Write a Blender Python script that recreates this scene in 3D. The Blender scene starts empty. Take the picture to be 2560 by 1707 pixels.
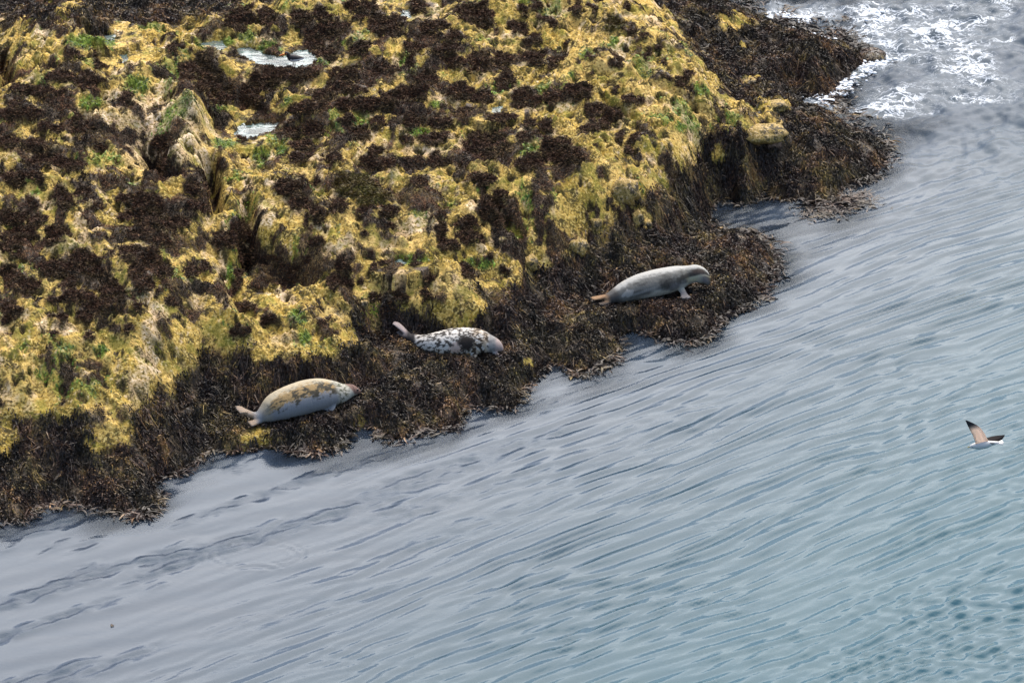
import bpy, math, random
import numpy as np
R = math.radians
rng = np.random.default_rng(7)
random.seed(7)
scene = bpy.context.scene
COL = scene.collection

# ------------------------------------------------------------------ camera, sky, sun, exposure
TH = R(26.0); DIST = 100.0; FPX = 14500.0
CAM = np.array([0.0, -DIST*math.cos(TH), DIST*math.sin(TH)])
UP = np.array([0.0, math.sin(TH), math.cos(TH)]); FW = np.array([0.0, math.cos(TH), -math.sin(TH)])
cd = bpy.data.cameras.new('camera'); cam = bpy.data.objects.new('camera', cd); COL.objects.link(cam)
cam.location = CAM; cam.rotation_euler = (math.pi/2 - TH, 0, 0)
cd.sensor_width = 36; cd.lens = 36*FPX/2560; cd.clip_start = 1; cd.clip_end = 2000
scene.camera = cam
SUN_EL, SUN_AZ = R(51), R(14)            # azimuth from +Y towards +X
w = bpy.data.worlds.new('World'); scene.world = w; w.use_nodes = True
nt = w.node_tree; bg = nt.nodes['Background']
sky = nt.nodes.new('ShaderNodeTexSky'); sky.sky_type = 'NISHITA'; sky.sun_disc = False
sky.sun_elevation = SUN_EL; sky.sun_rotation = SUN_AZ
sky.air_density = 1.0; sky.dust_density = 3.0; sky.ozone_density = 1.0
nt.links.new(sky.outputs[0], bg.inputs[0]); bg.inputs[1].default_value = 0.085
sl = bpy.data.lights.new('sun', 'SUN'); sl.energy = 1.5; sl.angle = R(66); sl.color = (1, .95, .86)
so = bpy.data.objects.new('sun', sl); COL.objects.link(so)
so.rotation_euler = (math.pi/2 - SUN_EL, 0, math.pi - SUN_AZ)
so.location = (10, 40, 50)
scene.view_settings.view_transform = 'Standard'; scene.view_settings.look = 'None'
scene.view_settings.exposure = 1.82; scene.view_settings.gamma = 1; scene.view_settings.use_curve_mapping = False

# ------------------------------------------------------------------ small maths
def unproj(px, py, z):
    px = np.asarray(px, float); py = np.asarray(py, float)
    a = (px-1280)/FPX; b = -(py-853.5)/FPX
    d = FW[None]+a.reshape(-1, 1)*np.array([[1., 0, 0]])+b.reshape(-1, 1)*UP[None]
    t = (np.asarray(z, float).reshape(-1)-CAM[2])/d[:, 2]
    return CAM[None]+d*t[:, None]
def proj(x, y, z):
    vx, vy, vz = x-CAM[0], y-CAM[1], z-CAM[2]
    f = vy*FW[1]+vz*FW[2]
    return 1280+FPX*vx/f, 853.5-FPX*(vy*UP[1]+vz*UP[2])/f
def sstep(a, b, v):
    t = np.clip((v-a)/(b-a), 0, 1); return t*t*(3-2*t)
def hsh(ix, iy, s):
    n = (ix.astype(np.int64)*374761393+iy.astype(np.int64)*668265263+s*1442695041) & 0xffffffff
    n = ((n ^ (n >> 13))*1274126177) & 0xffffffff
    n = ((n ^ (n >> 15))*2246822519) & 0xffffffff
    return ((n ^ (n >> 16)) & 0xffffff)/float(0x1000000)
def noise(x, y, s=0):
    ix = np.floor(x); iy = np.floor(y); fx = x-ix; fy = y-iy
    u = fx*fx*fx*(fx*(fx*6-15)+10); v = fy*fy*fy*(fy*(fy*6-15)+10)
    def g(dx, dy):
        a = hsh(ix+dx, iy+dy, s)*2*math.pi
        return np.cos(a)*(fx-dx)+np.sin(a)*(fy-dy)
    n0 = g(0, 0)*(1-u)+g(1, 0)*u; n1 = g(0, 1)*(1-u)+g(1, 1)*u
    return (n0*(1-v)+n1*v)*1.4
def fbm(x, y, o, s=0, gain=.5):
    t = 0; a = 1.
    for i in range(o):
        t = t+a*noise(x, y, s+i*17); x = x*2.03+3.1; y = y*2.03-1.7; a *= gain
    return t
def worley(x, y, s=0):
    ix = np.floor(x); iy = np.floor(y)
    f1 = np.full(x.shape, 9.); f2 = np.full(x.shape, 9.); cid = np.zeros(x.shape)
    for dx in (-1, 0, 1):
        for dy in (-1, 0, 1):
            cx = ix+dx; cy = iy+dy
            d = np.hypot(cx+hsh(cx, cy, s)-x, cy+hsh(cx, cy, s+5)-y)
            m = d < f1
            f2 = np.where(m, f1, np.minimum(f2, d)); cid = np.where(m, hsh(cx, cy, s+9), cid); f1 = np.where(m, d, f1)
    return f1, f2, cid

# ------------------------------------------------------------------ mesh / object helpers
def mesh_np(name, V, faces, attrs=None, smooth=True):
    """faces: (n,3) or (n,4) int array"""
    me = bpy.data.meshes.new(name)
    V = np.ascontiguousarray(V, np.float32); F = np.ascontiguousarray(faces, np.int32)
    n, k = F.shape
    me.vertices.add(len(V)); me.vertices.foreach_set('co', V.ravel())
    me.loops.add(n*k); me.loops.foreach_set('vertex_index', F.ravel())
    me.polygons.add(n); me.polygons.foreach_set('loop_start', np.arange(0, n*k, k, dtype=np.int32))
    me.polygons.foreach_set('use_smooth', np.full(n, smooth))
    me.update(calc_edges=True)
    for an, av in (attrs or {}).items():
        if av.ndim == 2:
            a = me.attributes.new(an, 'FLOAT_COLOR', 'POINT')
            a.data.foreach_set('color', np.c_[av, np.ones(len(av))].astype(np.float32).ravel())
        else:
            a = me.attributes.new(an, 'FLOAT', 'POINT'); a.data.foreach_set('value', av.astype(np.float32))
    return me
def add(name, me, mat, parent=None, label=None, cat=None, group=None, kind=None):
    o = bpy.data.objects.new(name, me)
    if mat and me and not me.materials: me.materials.append(mat)
    COL.objects.link(o)
    if parent is not None: o.parent = parent
    if label: o['label'] = label
    if cat: o['category'] = cat
    if group: o['group'] = group
    if kind: o['kind'] = kind
    return o
def grid_mesh(name, xs, ys, Z, attrs=None):
    nx, ny = len(xs), len(ys)
    X, Y = np.meshgrid(xs, ys, indexing='ij')
    V = np.stack([X, Y, Z], -1).reshape(-1, 3)
    i = np.arange(nx-1)[:, None]*ny+np.arange(ny-1)[None]
    F = np.stack([i, i+ny, i+ny+1, i+1], -1).reshape(-1, 4)
    return mesh_np(name, V, F, {k: v.reshape(-1) for k, v in (attrs or {}).items()})

class NT:
    def __init__(s, name):
        s.m = bpy.data.materials.new(name); s.m.use_nodes = True
        s.t = s.m.node_tree; s.t.nodes.clear()
        s.out = s.n('OutputMaterial')
    def n(s, typ, **kw):
        nd = s.t.nodes.new('ShaderNode'+typ)
        for k, v in kw.items(): setattr(nd, k, v)
        return nd
    def lk(s, a, b):
        if isinstance(a, (int, float)): b.default_value = a
        elif isinstance(a, tuple): b.default_value = (*a, 1) if len(a) == 3 and b.type == 'RGBA' else a
        else: s.t.links.new(a, b)
    def attr(s, name, col=False):
        a = s.n('Attribute', attribute_name=name); return a.outputs['Color' if col else 'Fac']
    def co(s, scale=(1, 1, 1), rot=(0, 0, 0)):
        tc = s.n('TexCoord'); mp = s.n('Mapping'); s.lk(tc.outputs['Object'], mp.inputs[0])
        mp.inputs['Scale'].default_value = scale; mp.inputs['Rotation'].default_value = rot
        return mp.outputs[0]
    def noise(s, co, scale, detail=3, rough=.55, dist=0):
        x = s.n('TexNoise'); s.lk(co, x.inputs['Vector']); x.inputs['Scale'].default_value = scale
        x.inputs['Detail'].default_value = detail; x.inputs['Roughness'].default_value = rough
        x.inputs['Distortion'].default_value = dist; return x.outputs['Fac']
    def voro(s, co, scale, out='Distance'):
        x = s.n('TexVoronoi'); s.lk(co, x.inputs['Vector']); x.inputs['Scale'].default_value = scale; return x.outputs[out]
    def map(s, v, a, b, c=0., d=1.):
        x = s.n('MapRange', interpolation_type='SMOOTHSTEP'); s.lk(v, x.inputs[0])
        for i, q in zip((1, 2, 3, 4), (a, b, c, d)): x.inputs[i].default_value = q
        return x.outputs[0]
    def math(s, op, a, b=0.):
        x = s.n('Math', operation=op); s.lk(a, x.inputs[0]); s.lk(b, x.inputs[1]); return x.outputs[0]
    def mix(s, f, a, b):
        x = s.n('Mix', data_type='RGBA'); s.lk(f, x.inputs[0]); s.lk(a, x.inputs[6]); s.lk(b, x.inputs[7]); return x.outputs[2]
    def bump(s, h, strength=.5, dist=.02, nrm=None):
        x = s.n('Bump'); s.lk(h, x.inputs['Height']); x.inputs['Strength'].default_value = strength
        x.inputs['Distance'].default_value = dist
        if nrm is not None: s.lk(nrm, x.inputs['Normal'])
        return x.outputs[0]
    def bsdf(s, color, rough=.6, spec=.5, ior=1.45, nrm=None):
        b = s.n('BsdfPrincipled'); s.lk(color, b.inputs['Base Color']); s.lk(rough, b.inputs['Roughness'])
        b.inputs['IOR'].default_value = ior; s.lk(spec, b.inputs['Specular IOR Level'])
        if nrm is not None: s.lk(nrm, b.inputs['Normal'])
        return b.outputs[0]
    def done(s, sh): s.lk(sh, s.out.inputs[0]); return s.m

# ------------------------------------------------------------------ shore layout (read off the photo, turned into ground metres)
WL = [(-250,1310),(0,1301),(65,1295),(218,1262),(403,1235),(435,1186),(544,1110),(697,1110),(860,1095),(958,1088),(1060,1062),(1154,1056),(1275,1020),(1295,1001),
      (1306,958),(1426,931),(1500,905),(1545,871),(1633,838),(1785,822),(1850,773),(1916,697),(1926,642),(1850,588),(1770,556),(1770,520),(1830,490),(1905,476),(1960,480),(2000,500),
      (2060,505),(2122,500),(2188,435),(2209,381),(2133,327),(2068,283),(1992,229),(2046,239),(2101,207),(2155,163),(2068,109),(1959,65),(1894,44),(1785,0),(1700,-40),(1560,-90)]
CP = [(p[0], p[1], 0.0) for p in WL]
# offshore bed
CP += [(x, y, -.55) for x, y in [(100,1380),(420,1290),(640,1180),(900,1150),(1180,1120),(1400,1010),(1600,920),(1850,870),(2000,740),(2010,640),(2120,560),(2280,450),(2290,330),(2200,250),(2260,150),(2150,70),(2020,10)]]
CP += [(x, y, -1.3) for x, y in [(0,1600),(600,1420),(1200,1300),(1700,1150),(2100,950),(2300,650),(2500,450),(2450,250),(2450,50),(2300,-60),(-400,1600)]]
CP += [(1850,525,-.12),(1900,520,-.2),(1960,540,-.3)]
# weed shelf and the foot of the rise
CP += [(740,1045,.22),(600,1060,.25),(560,1010,.3),(860,1030,.25),(960,1000,.3),(1100,985,.25),(1220,960,.25),(1120,890,.38),(1000,880,.45),(1260,890,.3),(1320,850,.45),
       (1480,800,.35),(1630,760,.3),(1760,730,.22),(1640,700,.38),(1780,660,.28),(1500,690,.5),(1660,640,.5),(1800,600,.25)]
# front face and rim
CP += [(0,1220,.25),(200,1190,.25),(60,1110,.6),(230,1090,.7),(380,1070,.55),(470,1000,.6),(100,1020,1.0),(300,990,1.05),(430,930,1.0),(530,900,.75),
       (0,930,1.35),(200,880,1.5),(400,830,1.5),(560,820,1.2),(620,900,.8),(760,890,.85),(880,850,.8),(720,800,1.15),(860,770,1.05),(960,750,.95),(1150,760,.95),(1220,760,.7),
       (1290,690,1.0),(1350,720,.65),(1400,640,.85),(1480,590,.85),(1370,560,1.3),(1480,500,1.35),(1560,470,1.3),(1600,560,.8),(1680,500,.75),(1700,560,.35),(1620,420,1.35),(1720,460,.8),
       (1740,390,1.05),(1820,330,1.0),(1850,360,.85),(1830,280,1.05),(1760,210,1.55),(1700,120,1.6),(1640,60,1.7),(1600,0,1.8),
       (1680,30,.75),(1745,110,.7),(1800,175,.75),(1850,240,.75),(1900,310,.95),(1960,330,.7),(2030,360,.55),(2090,420,.35),(1960,430,.45),(1850,430,.55),(1980,260,.4),(1900,240,.75),(2040,170,.45),(1900,110,.55),(1960,150,.55),(1820,60,.7),(1740,20,.8),(2100,165,.2)]
# upper platform
CP += [(0,780,1.7),(200,720,1.8),(400,700,1.75),(560,720,1.5),(620,660,1.3),(720,690,1.2),(820,690,1.3),(660,560,1.75),(780,560,1.8),(900,620,1.55),(1060,650,1.35),(1200,620,1.3),
       (1000,520,1.7),(1200,500,1.6),(1380,420,1.7),(1550,330,1.7),(1680,280,1.65),(1550,180,1.85),(1350,250,1.85),(1150,330,1.75),(950,380,1.75),(760,430,1.7),(650,340,1.6),(560,440,1.75),
       (560,330,1.6),(470,400,2.0),(500,300,2.3),(500,200,2.4),(440,150,2.5),(380,250,2.35),(330,380,2.1),(400,430,1.75),(430,340,2.5),(330,260,2.45),(480,250,2.5),(450,200,2.5),(545,250,1.85),(535,350,1.75),(250,480,2.0),(100,560,1.95),(0,480,2.1),(450,560,1.75),(300,620,1.9),
       (180,260,2.25),(50,320,2.2),(300,180,2.25),(120,150,2.4),(240,60,2.55),(30,120,2.3),(250,30,2.3),(300,110,2.1),(560,140,1.95),(700,150,1.9),(620,60,2.0),(850,110,2.0),(900,250,1.9),
       (1100,160,2.0),(1200,40,2.05),(1000,10,2.05),(1400,60,2.0),(800,20,2.1),(570,30,1.95)]
CP += [(0,10,.6),(120,0,.6),(330,5,.6),(420,25,.7),(0,50,.9),(500,0,.7),(200,-60,.5),(500,-80,.6),(-200,0,.6)]
CP += [(800,-150,2.0),(1200,-200,2.1),(1500,-150,1.7),(-400,400,2.2),(-400,800,1.8),(-400,1100,.9),(400,-400,1.2),(1000,-500,1.6),(-500,-300,1.4)]
CP = np.array(CP); CW = unproj(CP[:, 0], CP[:, 1], CP[:, 2])
SX, SY = .5, .22       # rough isotropy of the picture's ground scale
def tps_fit(P, z, lam=.02):
    n = len(P); d = np.hypot(P[:, None, 0]-P[None, :, 0], P[:, None, 1]-P[None, :, 1])
    K = np.where(d > 0, d*d*np.log(d+1e-9), 0)+lam*np.eye(n)
    Q = np.c_[np.ones(n), P]; A = np.block([[K, Q], [Q.T, np.zeros((3, 3))]])
    return np.linalg.solve(A, np.r_[z, 0, 0, 0])
TP = CW[:, :2]*np.array([1, .6]); TW = tps_fit(TP, CP[:, 2])
def tps(x, y):
    out = np.empty(x.size); xf = x.ravel(); yf = y.ravel()*.6
    for i in range(0, xf.size, 20000):
        d2 = (xf[i:i+20000, None]-TP[None, :, 0])**2+(yf[i:i+20000, None]-TP[None, :, 1])**2
        out[i:i+20000] = (.5*d2*np.log(d2+1e-12))@TW[:-3]+TW[-3]+TW[-2]*xf[i:i+20000]+TW[-1]*yf[i:i+20000]
    return out.reshape(x.shape)

def spaced(a, b, d0, lo, hi):
    inner = np.arange(lo, hi, d0); l = [lo]; st = d0
    while l[-1] > a: st = min(st*1.12, 1.5); l.append(l[-1]-st)
    h = [inner[-1]]; st = d0
    while h[-1] < b: st = min(st*1.12, 1.5); h.append(h[-1]+st)
    return np.r_[l[1:][::-1], inner, h[1:]]
xs = spaced(-26, 14, .028, -10.4, 7.4); ys = spaced(-14, 34, .036, -8.2, 13.6)
X, Y = np.meshgrid(xs, ys, indexing='ij')
gx = np.linspace(xs[0], xs[-1], 260); gy = np.linspace(ys[0], ys[-1], 260)
GX, GY = np.meshgrid(gx, gy, indexing='ij')
GZ = np.clip(tps(GX, GY), -1.6, 2.9)
def bilin(gx, gy, G, x, y):
    i = np.clip(np.searchsorted(gx, x)-1, 0, len(gx)-2); j = np.clip(np.searchsorted(gy, y)-1, 0, len(gy)-2)
    u = np.clip((x-gx[i])/(gx[i+1]-gx[i]), 0, 1); v = np.clip((y-gy[j])/(gy[j+1]-gy[j]), 0, 1)
    return G[i, j]*(1-u)*(1-v)+G[i+1, j]*u*(1-v)+G[i, j+1]*(1-u)*v+G[i+1, j+1]*u*v
H0 = bilin(gx, gy, GZ, X, Y)
def march(px, py, G):
    zz = np.arange(3.4, -1.5, -.012); p = unproj(np.full(zz.shape, px), np.full(zz.shape, py), zz)
    h = bilin(xs, ys, G, p[:, 0], p[:, 1]); k = int(np.argmax(h >= zz)); return p[k]

# ------------------------------------------------------------------ where the dark weed tufts sit, some only crevice shade drawn as tufts: (tile x, tile y, tile scale) then ellipses in tile pixels
ELL = []
def tile(ox, oy, sc, txt):
    for it in txt.split(';'):
        v = [float(q) for q in it.split(',')]
        ELL.append((ox+v[0]/sc, oy+v[1]/sc, v[2]/sc, v[3]/sc, v[4] if len(v) > 4 else 0.))
tile(0, 0, 3.647, '30,560,45,110;650,470,60,50;860,490,40,50;920,600,70,50;560,700,130,60;820,740,170,60;400,850,200,60;200,830,100,60;1150,900,60,60;300,1050,150,60;100,1040,100,60;470,1170,130,45;100,1300,130,60;330,1330,120,70;400,1470,150,60;640,1500,150,60;800,1180,60,50;900,1330,60,40;1500,1530,90,50;1800,600,170,90,-35;1930,750,120,110;2030,880,110,80;2180,170,140,110;1620,440,70,40;2280,500,100,60;2290,870,100,120;1480,1300,90,70;2200,1290,60,30;700,1080,60,60;150,950,90,40')  # a few here are black crevice shade built as tufts
tile(640, 0, 3.647, '80,150,90,70;400,170,90,80;590,130,90,90;690,250,170,70;560,330,100,50;530,410,80,60;640,480,80,70;200,320,60,30;890,60,90,50;940,170,70,40;1040,90,50,90;1130,230,90,90;1250,280,60,70;1290,170,70,50;1490,80,100,60;1560,270,110,70;1680,240,80,40;1800,340,100,40;1950,110,130,80;2090,190,80,100;2080,50,60,50;2020,580,120,105;2250,560,90,80;1430,450,80,60;1430,570,60,60;1740,470,110,80;1820,570,70,50;950,450,100,70;1180,620,90,55;330,680,210,75;100,720,120,110;30,910,50,60;850,690,110,90;750,800,110,70;900,830,130,40;640,880,85,60;500,980,120,60;380,1000,80,55;900,960,180,60;1130,960,140,70;1250,880,100,55;1450,860,130,90;1550,720,110,85;1850,830,110,80;2050,900,100,60;2270,740,70,90;1900,1030,50,35;540,1180,110,85;330,1180,90,70;950,1215,80,75;420,1330,100,55;1080,1380,70,50;1380,1280,70,45;1430,1110,100,55;1660,1120,110,60;1620,1270,130,45;700,1430,110,45;1100,1490,200,65;1450,1480,100,45;1680,1470,110,70;2100,1330,190,140;2250,1100,100,55;800,1100,80,35;1100,1120,70,35;380,1450,110,55')
tile(1280, 0, 3.647, '260,70,55,45;110,110,60,32;60,240,80,65;330,190,110,32,15;190,380,90,36,-10;200,520,115,60,-10;370,580,95,40,-35;500,410,35,42;700,550,40,22;600,580,18,26;900,230,105,65;600,80,48,65;1040,70,40,48;740,90,30,38;1080,290,80,26,20;1210,340,28,28;1240,490,32,65;1340,440,38,38;950,580,55,32;1390,570,24,28;1350,690,40,38;1420,720,60,30,20;1580,690,68,56;1540,780,60,36,25;690,680,30,20;940,840,38,36;1120,920,110,42,15;600,840,110,72;120,900,120,90;330,900,150,45;740,1010,100,72;940,1040,80,75;320,1160,80,55;690,1160,60,55;860,1130,48,55;150,1130,28,55;990,1260,46,42;1130,1270,34,42;1080,1350,46,36;140,1250,80,45;400,1330,160,85;480,1430,180,85;160,1480,120,75;780,1330,28,34')
tile(0, 430, 3.647, '120,80,110,75;330,60,60,55;580,240,85,110;740,200,60,55;280,300,45,75;100,430,130,75;330,450,95,65;520,560,95,65;230,560,115,75;430,640,85,45;100,640,120,85;200,760,60,36;880,310,80,45;1150,250,85,55;1330,300,125,100;1450,460,165,80;1230,400,115,65;1250,560,130,55;1620,480,95,85;1480,620,95,55;1780,150,100,62;1820,320,105,55;2190,550,75,95;2050,640,120,85;1190,750,88,65;780,800,115,110;850,900,105,70;520,880,150,85;240,1040,125,75;100,950,95,95;640,1010,105,55;1390,770,85,85;1450,900,115,65;1250,880,85,55;1310,1030,65,75;1440,1110,38,56;1520,1030,38,56;1590,1200,65,36;1760,910,46,55;1900,870,75,46;2190,940,50,45;2250,800,75,75;700,1150,165,75;1030,1100,105,95;900,1220,145,65;500,1150,85,45;100,1250,115,75;560,1330,85,45;800,1340,75,65;1250,1240,45,45;60,1350,55,55;1190,1430,45,55;820,1490,55,55;510,1460,28,36;2150,1040,25,90,55;2230,1220,75,45;2200,1480,85,62')
tile(640, 430, 3.647, '330,160,140,90;420,290,115,65;560,380,85,80;560,80,46,55;760,320,76,95;440,460,40,65;900,120,200,95;1050,240,160,80;960,350,55,55;1050,330,28,24;1200,370,105,52;1470,100,98,65;1240,500,70,36;1000,560,42,30;540,650,75,62;490,800,36,46;130,800,180,45,12;340,880,140,36,12;340,980,65,36;790,860,72,82;740,1000,100,72;1060,760,42,42;1070,890,36,56;960,980,36,36;1160,830,36,36;1680,540,56,62;1750,650,115,60,35;1920,470,115,72;1950,600,85,82;1680,400,36,46;1440,860,56,22;1920,900,62,56;1550,970,105,45,15;2130,770,46,36;2260,910,46,36;2150,330,105,120;2080,80,95,75;2230,200,55,55;2250,450,95,45;1320,1150,66,66;1100,1130,55,55;960,1210,75,36;1220,1260,65,85;1540,1100,55,55;1510,1360,42,42;600,1360,24,24;700,1340,22,22;700,1490,28,24;150,1350,75,62;980,1470,55,55;1100,1510,105,52')  # a long slanting one is crevice shade put in as a tuft
NELL = len(ELL)
GREEN = [(205,104,42,14),(247,104,28,11),(274,108,15,14),(343,211,34,22),(228,252,28,19),(178,293,18,6),(14,329,17,17),(546,277,22,11),(562,293,17,11),(617,88,22,14),(570,107,17,11),
         (676,118,28,16),(703,373,17,11),(714,255,12,11),(859,107,14,11),(804,162,17,11),(1095,263,17,11),(654,392,25,25),(72,440,11,17),(55,520,10,18),(88,478,12,6),(1205,471,14,13),(1202,657,36,14),
         (1030,648,45,13),(1321,372,22,13),(255,878,18,15),(180,866,12,7),(575,690,12,35),(745,790,20,20),(760,845,14,20),(950,770,18,16),(1290,600,18,10),(1465,135,14,15),(1530,106,9,14),(1430,190,12,8),
         (1740,220,14,9),(1755,225,16,10),(1700,320,20,12),(560,360,30,12),(1050,330,22,14),(930,190,20,14),(1440,380,18,14),(1310,600,20,10),(1330,760,16,9)]
OCHRE = [(955,355,58,18),(1050,378,42,16),(777,413,33,10),(787,218,24,16),(970,605,72,20),(900,535,28,14),(758,433,28,10),(1024,555,28,14),(1690,220,70,20),(1540,160,50,24),(1660,280,30,18),(1740,290,40,16),
         (830,790,50,22),(430,175,36,16),(1100,700,26,16),(600,60,40,14),(1180,520,28,18)]
PALE = [(400,330,95,90),(1065,376,46,12),(395,785,28,26),(800,565,22,9),(680,460,20,9),(620,460,16,20),(610,520,14,40),(1120,245,36,10),(1330,270,24,10),(250,310,60,30),(300,250,40,24),(60,385,34,14)]
def emask(L, px, py, soft=.5):
    m = np.zeros(px.shape)
    for e in L:
        cx, cy, rx, ry = e[:4]
        k = np.nonzero((np.abs(px-cx) < 1.4*max(rx, ry)) & (np.abs(py-cy) < 1.4*max(rx, ry)))
        if not len(k[0]): continue
        dx = px[k]-cx; dy = py[k]-cy
        if len(e) > 4 and e[4]:
            a = R(e[4]); dx, dy = dx*math.cos(a)+dy*math.sin(a), -dx*math.sin(a)+dy*math.cos(a)
        v = 1-np.sqrt((dx/rx)**2+(dy/ry)**2)
        m[k] = np.maximum(m[k], sstep(-soft*.5, soft*.5, v))
    return m

# ------------------------------------------------------------------ relief
wx = X+.35*noise(X*.9, Y*.7, 3); wy = Y+.5*noise(X*.9+7, Y*.7, 4)
land = sstep(-.25, .7, H0); high = sstep(.75, 1.2, H0)
H = H0+land*(.20*fbm(wx/1.9, wy/2.4, 3, 11)+.13*(np.abs(fbm(wx/.8, wy/1.1, 3, 21))-.3)*-1.2)
b1, b2, bid = worley(wx/.62+.3*noise(X*3, Y*2, 13), wy/.85, 14)
H += high*(.11*(bid-.45)*sstep(.02, .30, b2-b1)+.07*(.5-b1))
# bedding ledges that run down to the shore
u = (X*.906+Y*.423); v = (-X*.423+Y*.906)
H += high*.06*fbm(u/.45, v/2.2, 2, 31)
def line_dist(P):
    best = np.full(X.shape, 9.)
    for a, b in zip(P[:-1], P[1:]):
        d = b-a; t = np.clip(((X-a[0])*d[0]+(Y-a[1])*d[1])/(d@d+1e-9), 0, 1)
        best = np.minimum(best, np.hypot(X-a[0]-t*d[0], (Y-a[1]-t*d[1])*.7))
    return best
CREV = [([(385,402),(410,412),(440,410)], .12, .35), ([(526,400),(530,450),(545,505)], .12, .6), ([(617,485),(619,560),(612,640)], .14, .45), ([(612,640),(690,665),(775,690)], .15, .30),
        ([(2,120),(14,150),(14,190)], .14, .5), ([(505,150),(512,230),(520,330),(522,400)], .16, .14), ([(1500,235),(1640,310),(1760,400)], .07, .12), ([(1640,215),(1760,270),(1830,300)], .07, .12),
        ([(1210,470),(1250,520),(1300,580)], .1, .22), ([(560,680),(610,780)], .1, .2)]
for pts, wd, dp in CREV:
    P = np.array([march(px, py, H)[:2] for px, py in pts])
    H -= dp*np.exp(-(line_dist(P)/(wd*1.0+.05*noise(X*3, Y*3, 6)))**2)
PX, PY = proj(X, Y, H)
qx = PX+19*noise(X*3.2, Y*2.2, 41)+9*noise(X*9, Y*6, 42); qy = PY+13*noise(X*3.2, Y*2.2, 43)+7*noise(X*9, Y*6, 44)
DARK = [(240,600,330,190),(130,330,260,110),(430,480,160,90),(900,170,330,140),(760,320,130,70),(1320,420,150,120),(900,470,160,70),(1350,560,120,90),(620,600,120,60),(760,690,160,50),(1000,760,90,40),(560,250,90,60),(100,40,200,40)]
dn = emask(DARK, qx, qy, 1.4)
wnoise = fbm(X*1.7+.5*noise(X*1.2, Y, 46), Y*1.2, 5, 47, .62)
weed0 = emask(ELL, qx, qy, .45)
weedn = sstep(.48, .60, wnoise+.52*dn)*sstep(.6, .9, H0)
weed = np.maximum(weed0, weedn)
kzone = sstep(1.08, .72, H0+.16*fbm(X*1.1, Y*.8, 3, 51)+.12*noise(X*4, Y*3, 52))
kzone = np.maximum(kzone, emask([(60, 8, 230, 34), (340, 12, 200, 46), (500, 6, 90, 24)], qx, qy, .5))
KEEP = [(150, 22, 70, 16),(1900,315,62,32),(1935,264,34,15),(1560,468,44,40),(1592,545,17,28),(1616,560,14,18),(1442,612,32,28),(1480,560,20,26),(1790,365,18,18),(1800,390,30,22),(1930,355,22,14),(1870,205,34,10),(1860,120,16,8),(1840,60,50,26),(1290,640,50,50),(1250,690,50,40),
        (930,715,70,40),(1100,725,80,40),(1000,745,40,18),(540,850,75,50),(420,905,75,45),(300,965,95,50),(120,1005,115,42),(1150,765,70,30),(760,850,150,48),(660,890,40,25),(1020,740,60,40),(60,960,80,60),(20,1100,30,40),(285,1085,60,40),(250,1120,40,18),(1315,935,24,12),(830,800,60,30)]
keep = emask(KEEP, qx, qy, .5)
kelp = kzone*(1-keep)*sstep(-.4, -.05, H0)
nubf1, nubf2, nubid = worley(X*5.2+.4*noise(X*6, Y*6, 61), Y*3.6, 60)
nub = sstep(.34, .22, nubf1)*(nubid < .42)*high
f1, f2, cid = worley(wx*7.5, wy*5.2, 70)
g1, g2, gid = worley(X*15+.5*noise(X*9, Y*9, 71), Y*10.5, 72)
bare = (1-weed)*(1-kelp)*land
sl0 = np.hypot(np.gradient(H, xs, axis=0), np.gradient(H, ys, axis=1)); flat = 1/(1+(sl0/.8)**2)
H += bare*flat*(.150*(.55-f1)*(.3+cid)+.040*(.5-g1)*(.4+gid)+.07*fbm(X*4, Y*3, 3, 73))
H += land*flat*np.maximum(weed, kelp*.6)*(.035+.05*fbm(X*5, Y*3.6, 2, 81))+land*kelp*.11*fbm(X*3.1, Y*2.2, 3, 83)
H -= .05*nub*bare
H += .05*keep*kzone*land
# tide pools
POOLS = [('tide_pool', [(508,112),(520,104),(552,104),(570,122),(552,126),(530,120)]),
         ('tide_pool', [(578,126),(600,118),(640,122),(660,134),(705,142),(735,128),(768,124),(786,140),(790,164),(740,172),(690,168),(640,160),(600,142)]),
         ('tide_pool', [(588,316),(640,308),(700,306),(694,328),(650,338),(618,350),(596,338)]),
         ('tide_pool', [(296,134),(316,132),(322,152),(308,160)]), ('tide_pool', [(1000,28),(1030,24),(1026,46),(1008,46)]), ('tide_pool', [(1226,270),(1256,264),(1250,284),(1230,284)]),
         ('tide_pool', [(978,652),(1006,649),(1014,658),(990,664)]), ('tide_pool', [(260,88),(285,84),(290,100),(268,102)])]
pool_obj = []
def inpoly(P):
    ins = np.zeros(X.shape, bool); d = np.full(X.shape, 9.)
    for a, b in zip(P, np.roll(P, -1, 0)):
        c = ((a[1] > Y) != (b[1] > Y)) & (X < (b[0]-a[0])*(Y-a[1])/(b[1]-a[1]+1e-12)+a[0]); ins ^= c
        e = b-a; t = np.clip(((X-a[0])*e[0]+(Y-a[1])*e[1])/(e@e+1e-9), 0, 1)
        d = np.minimum(d, np.hypot(X-a[0]-t*e[0], Y-a[1]-t*e[1]))
    return np.where(ins, -d, d)
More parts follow.
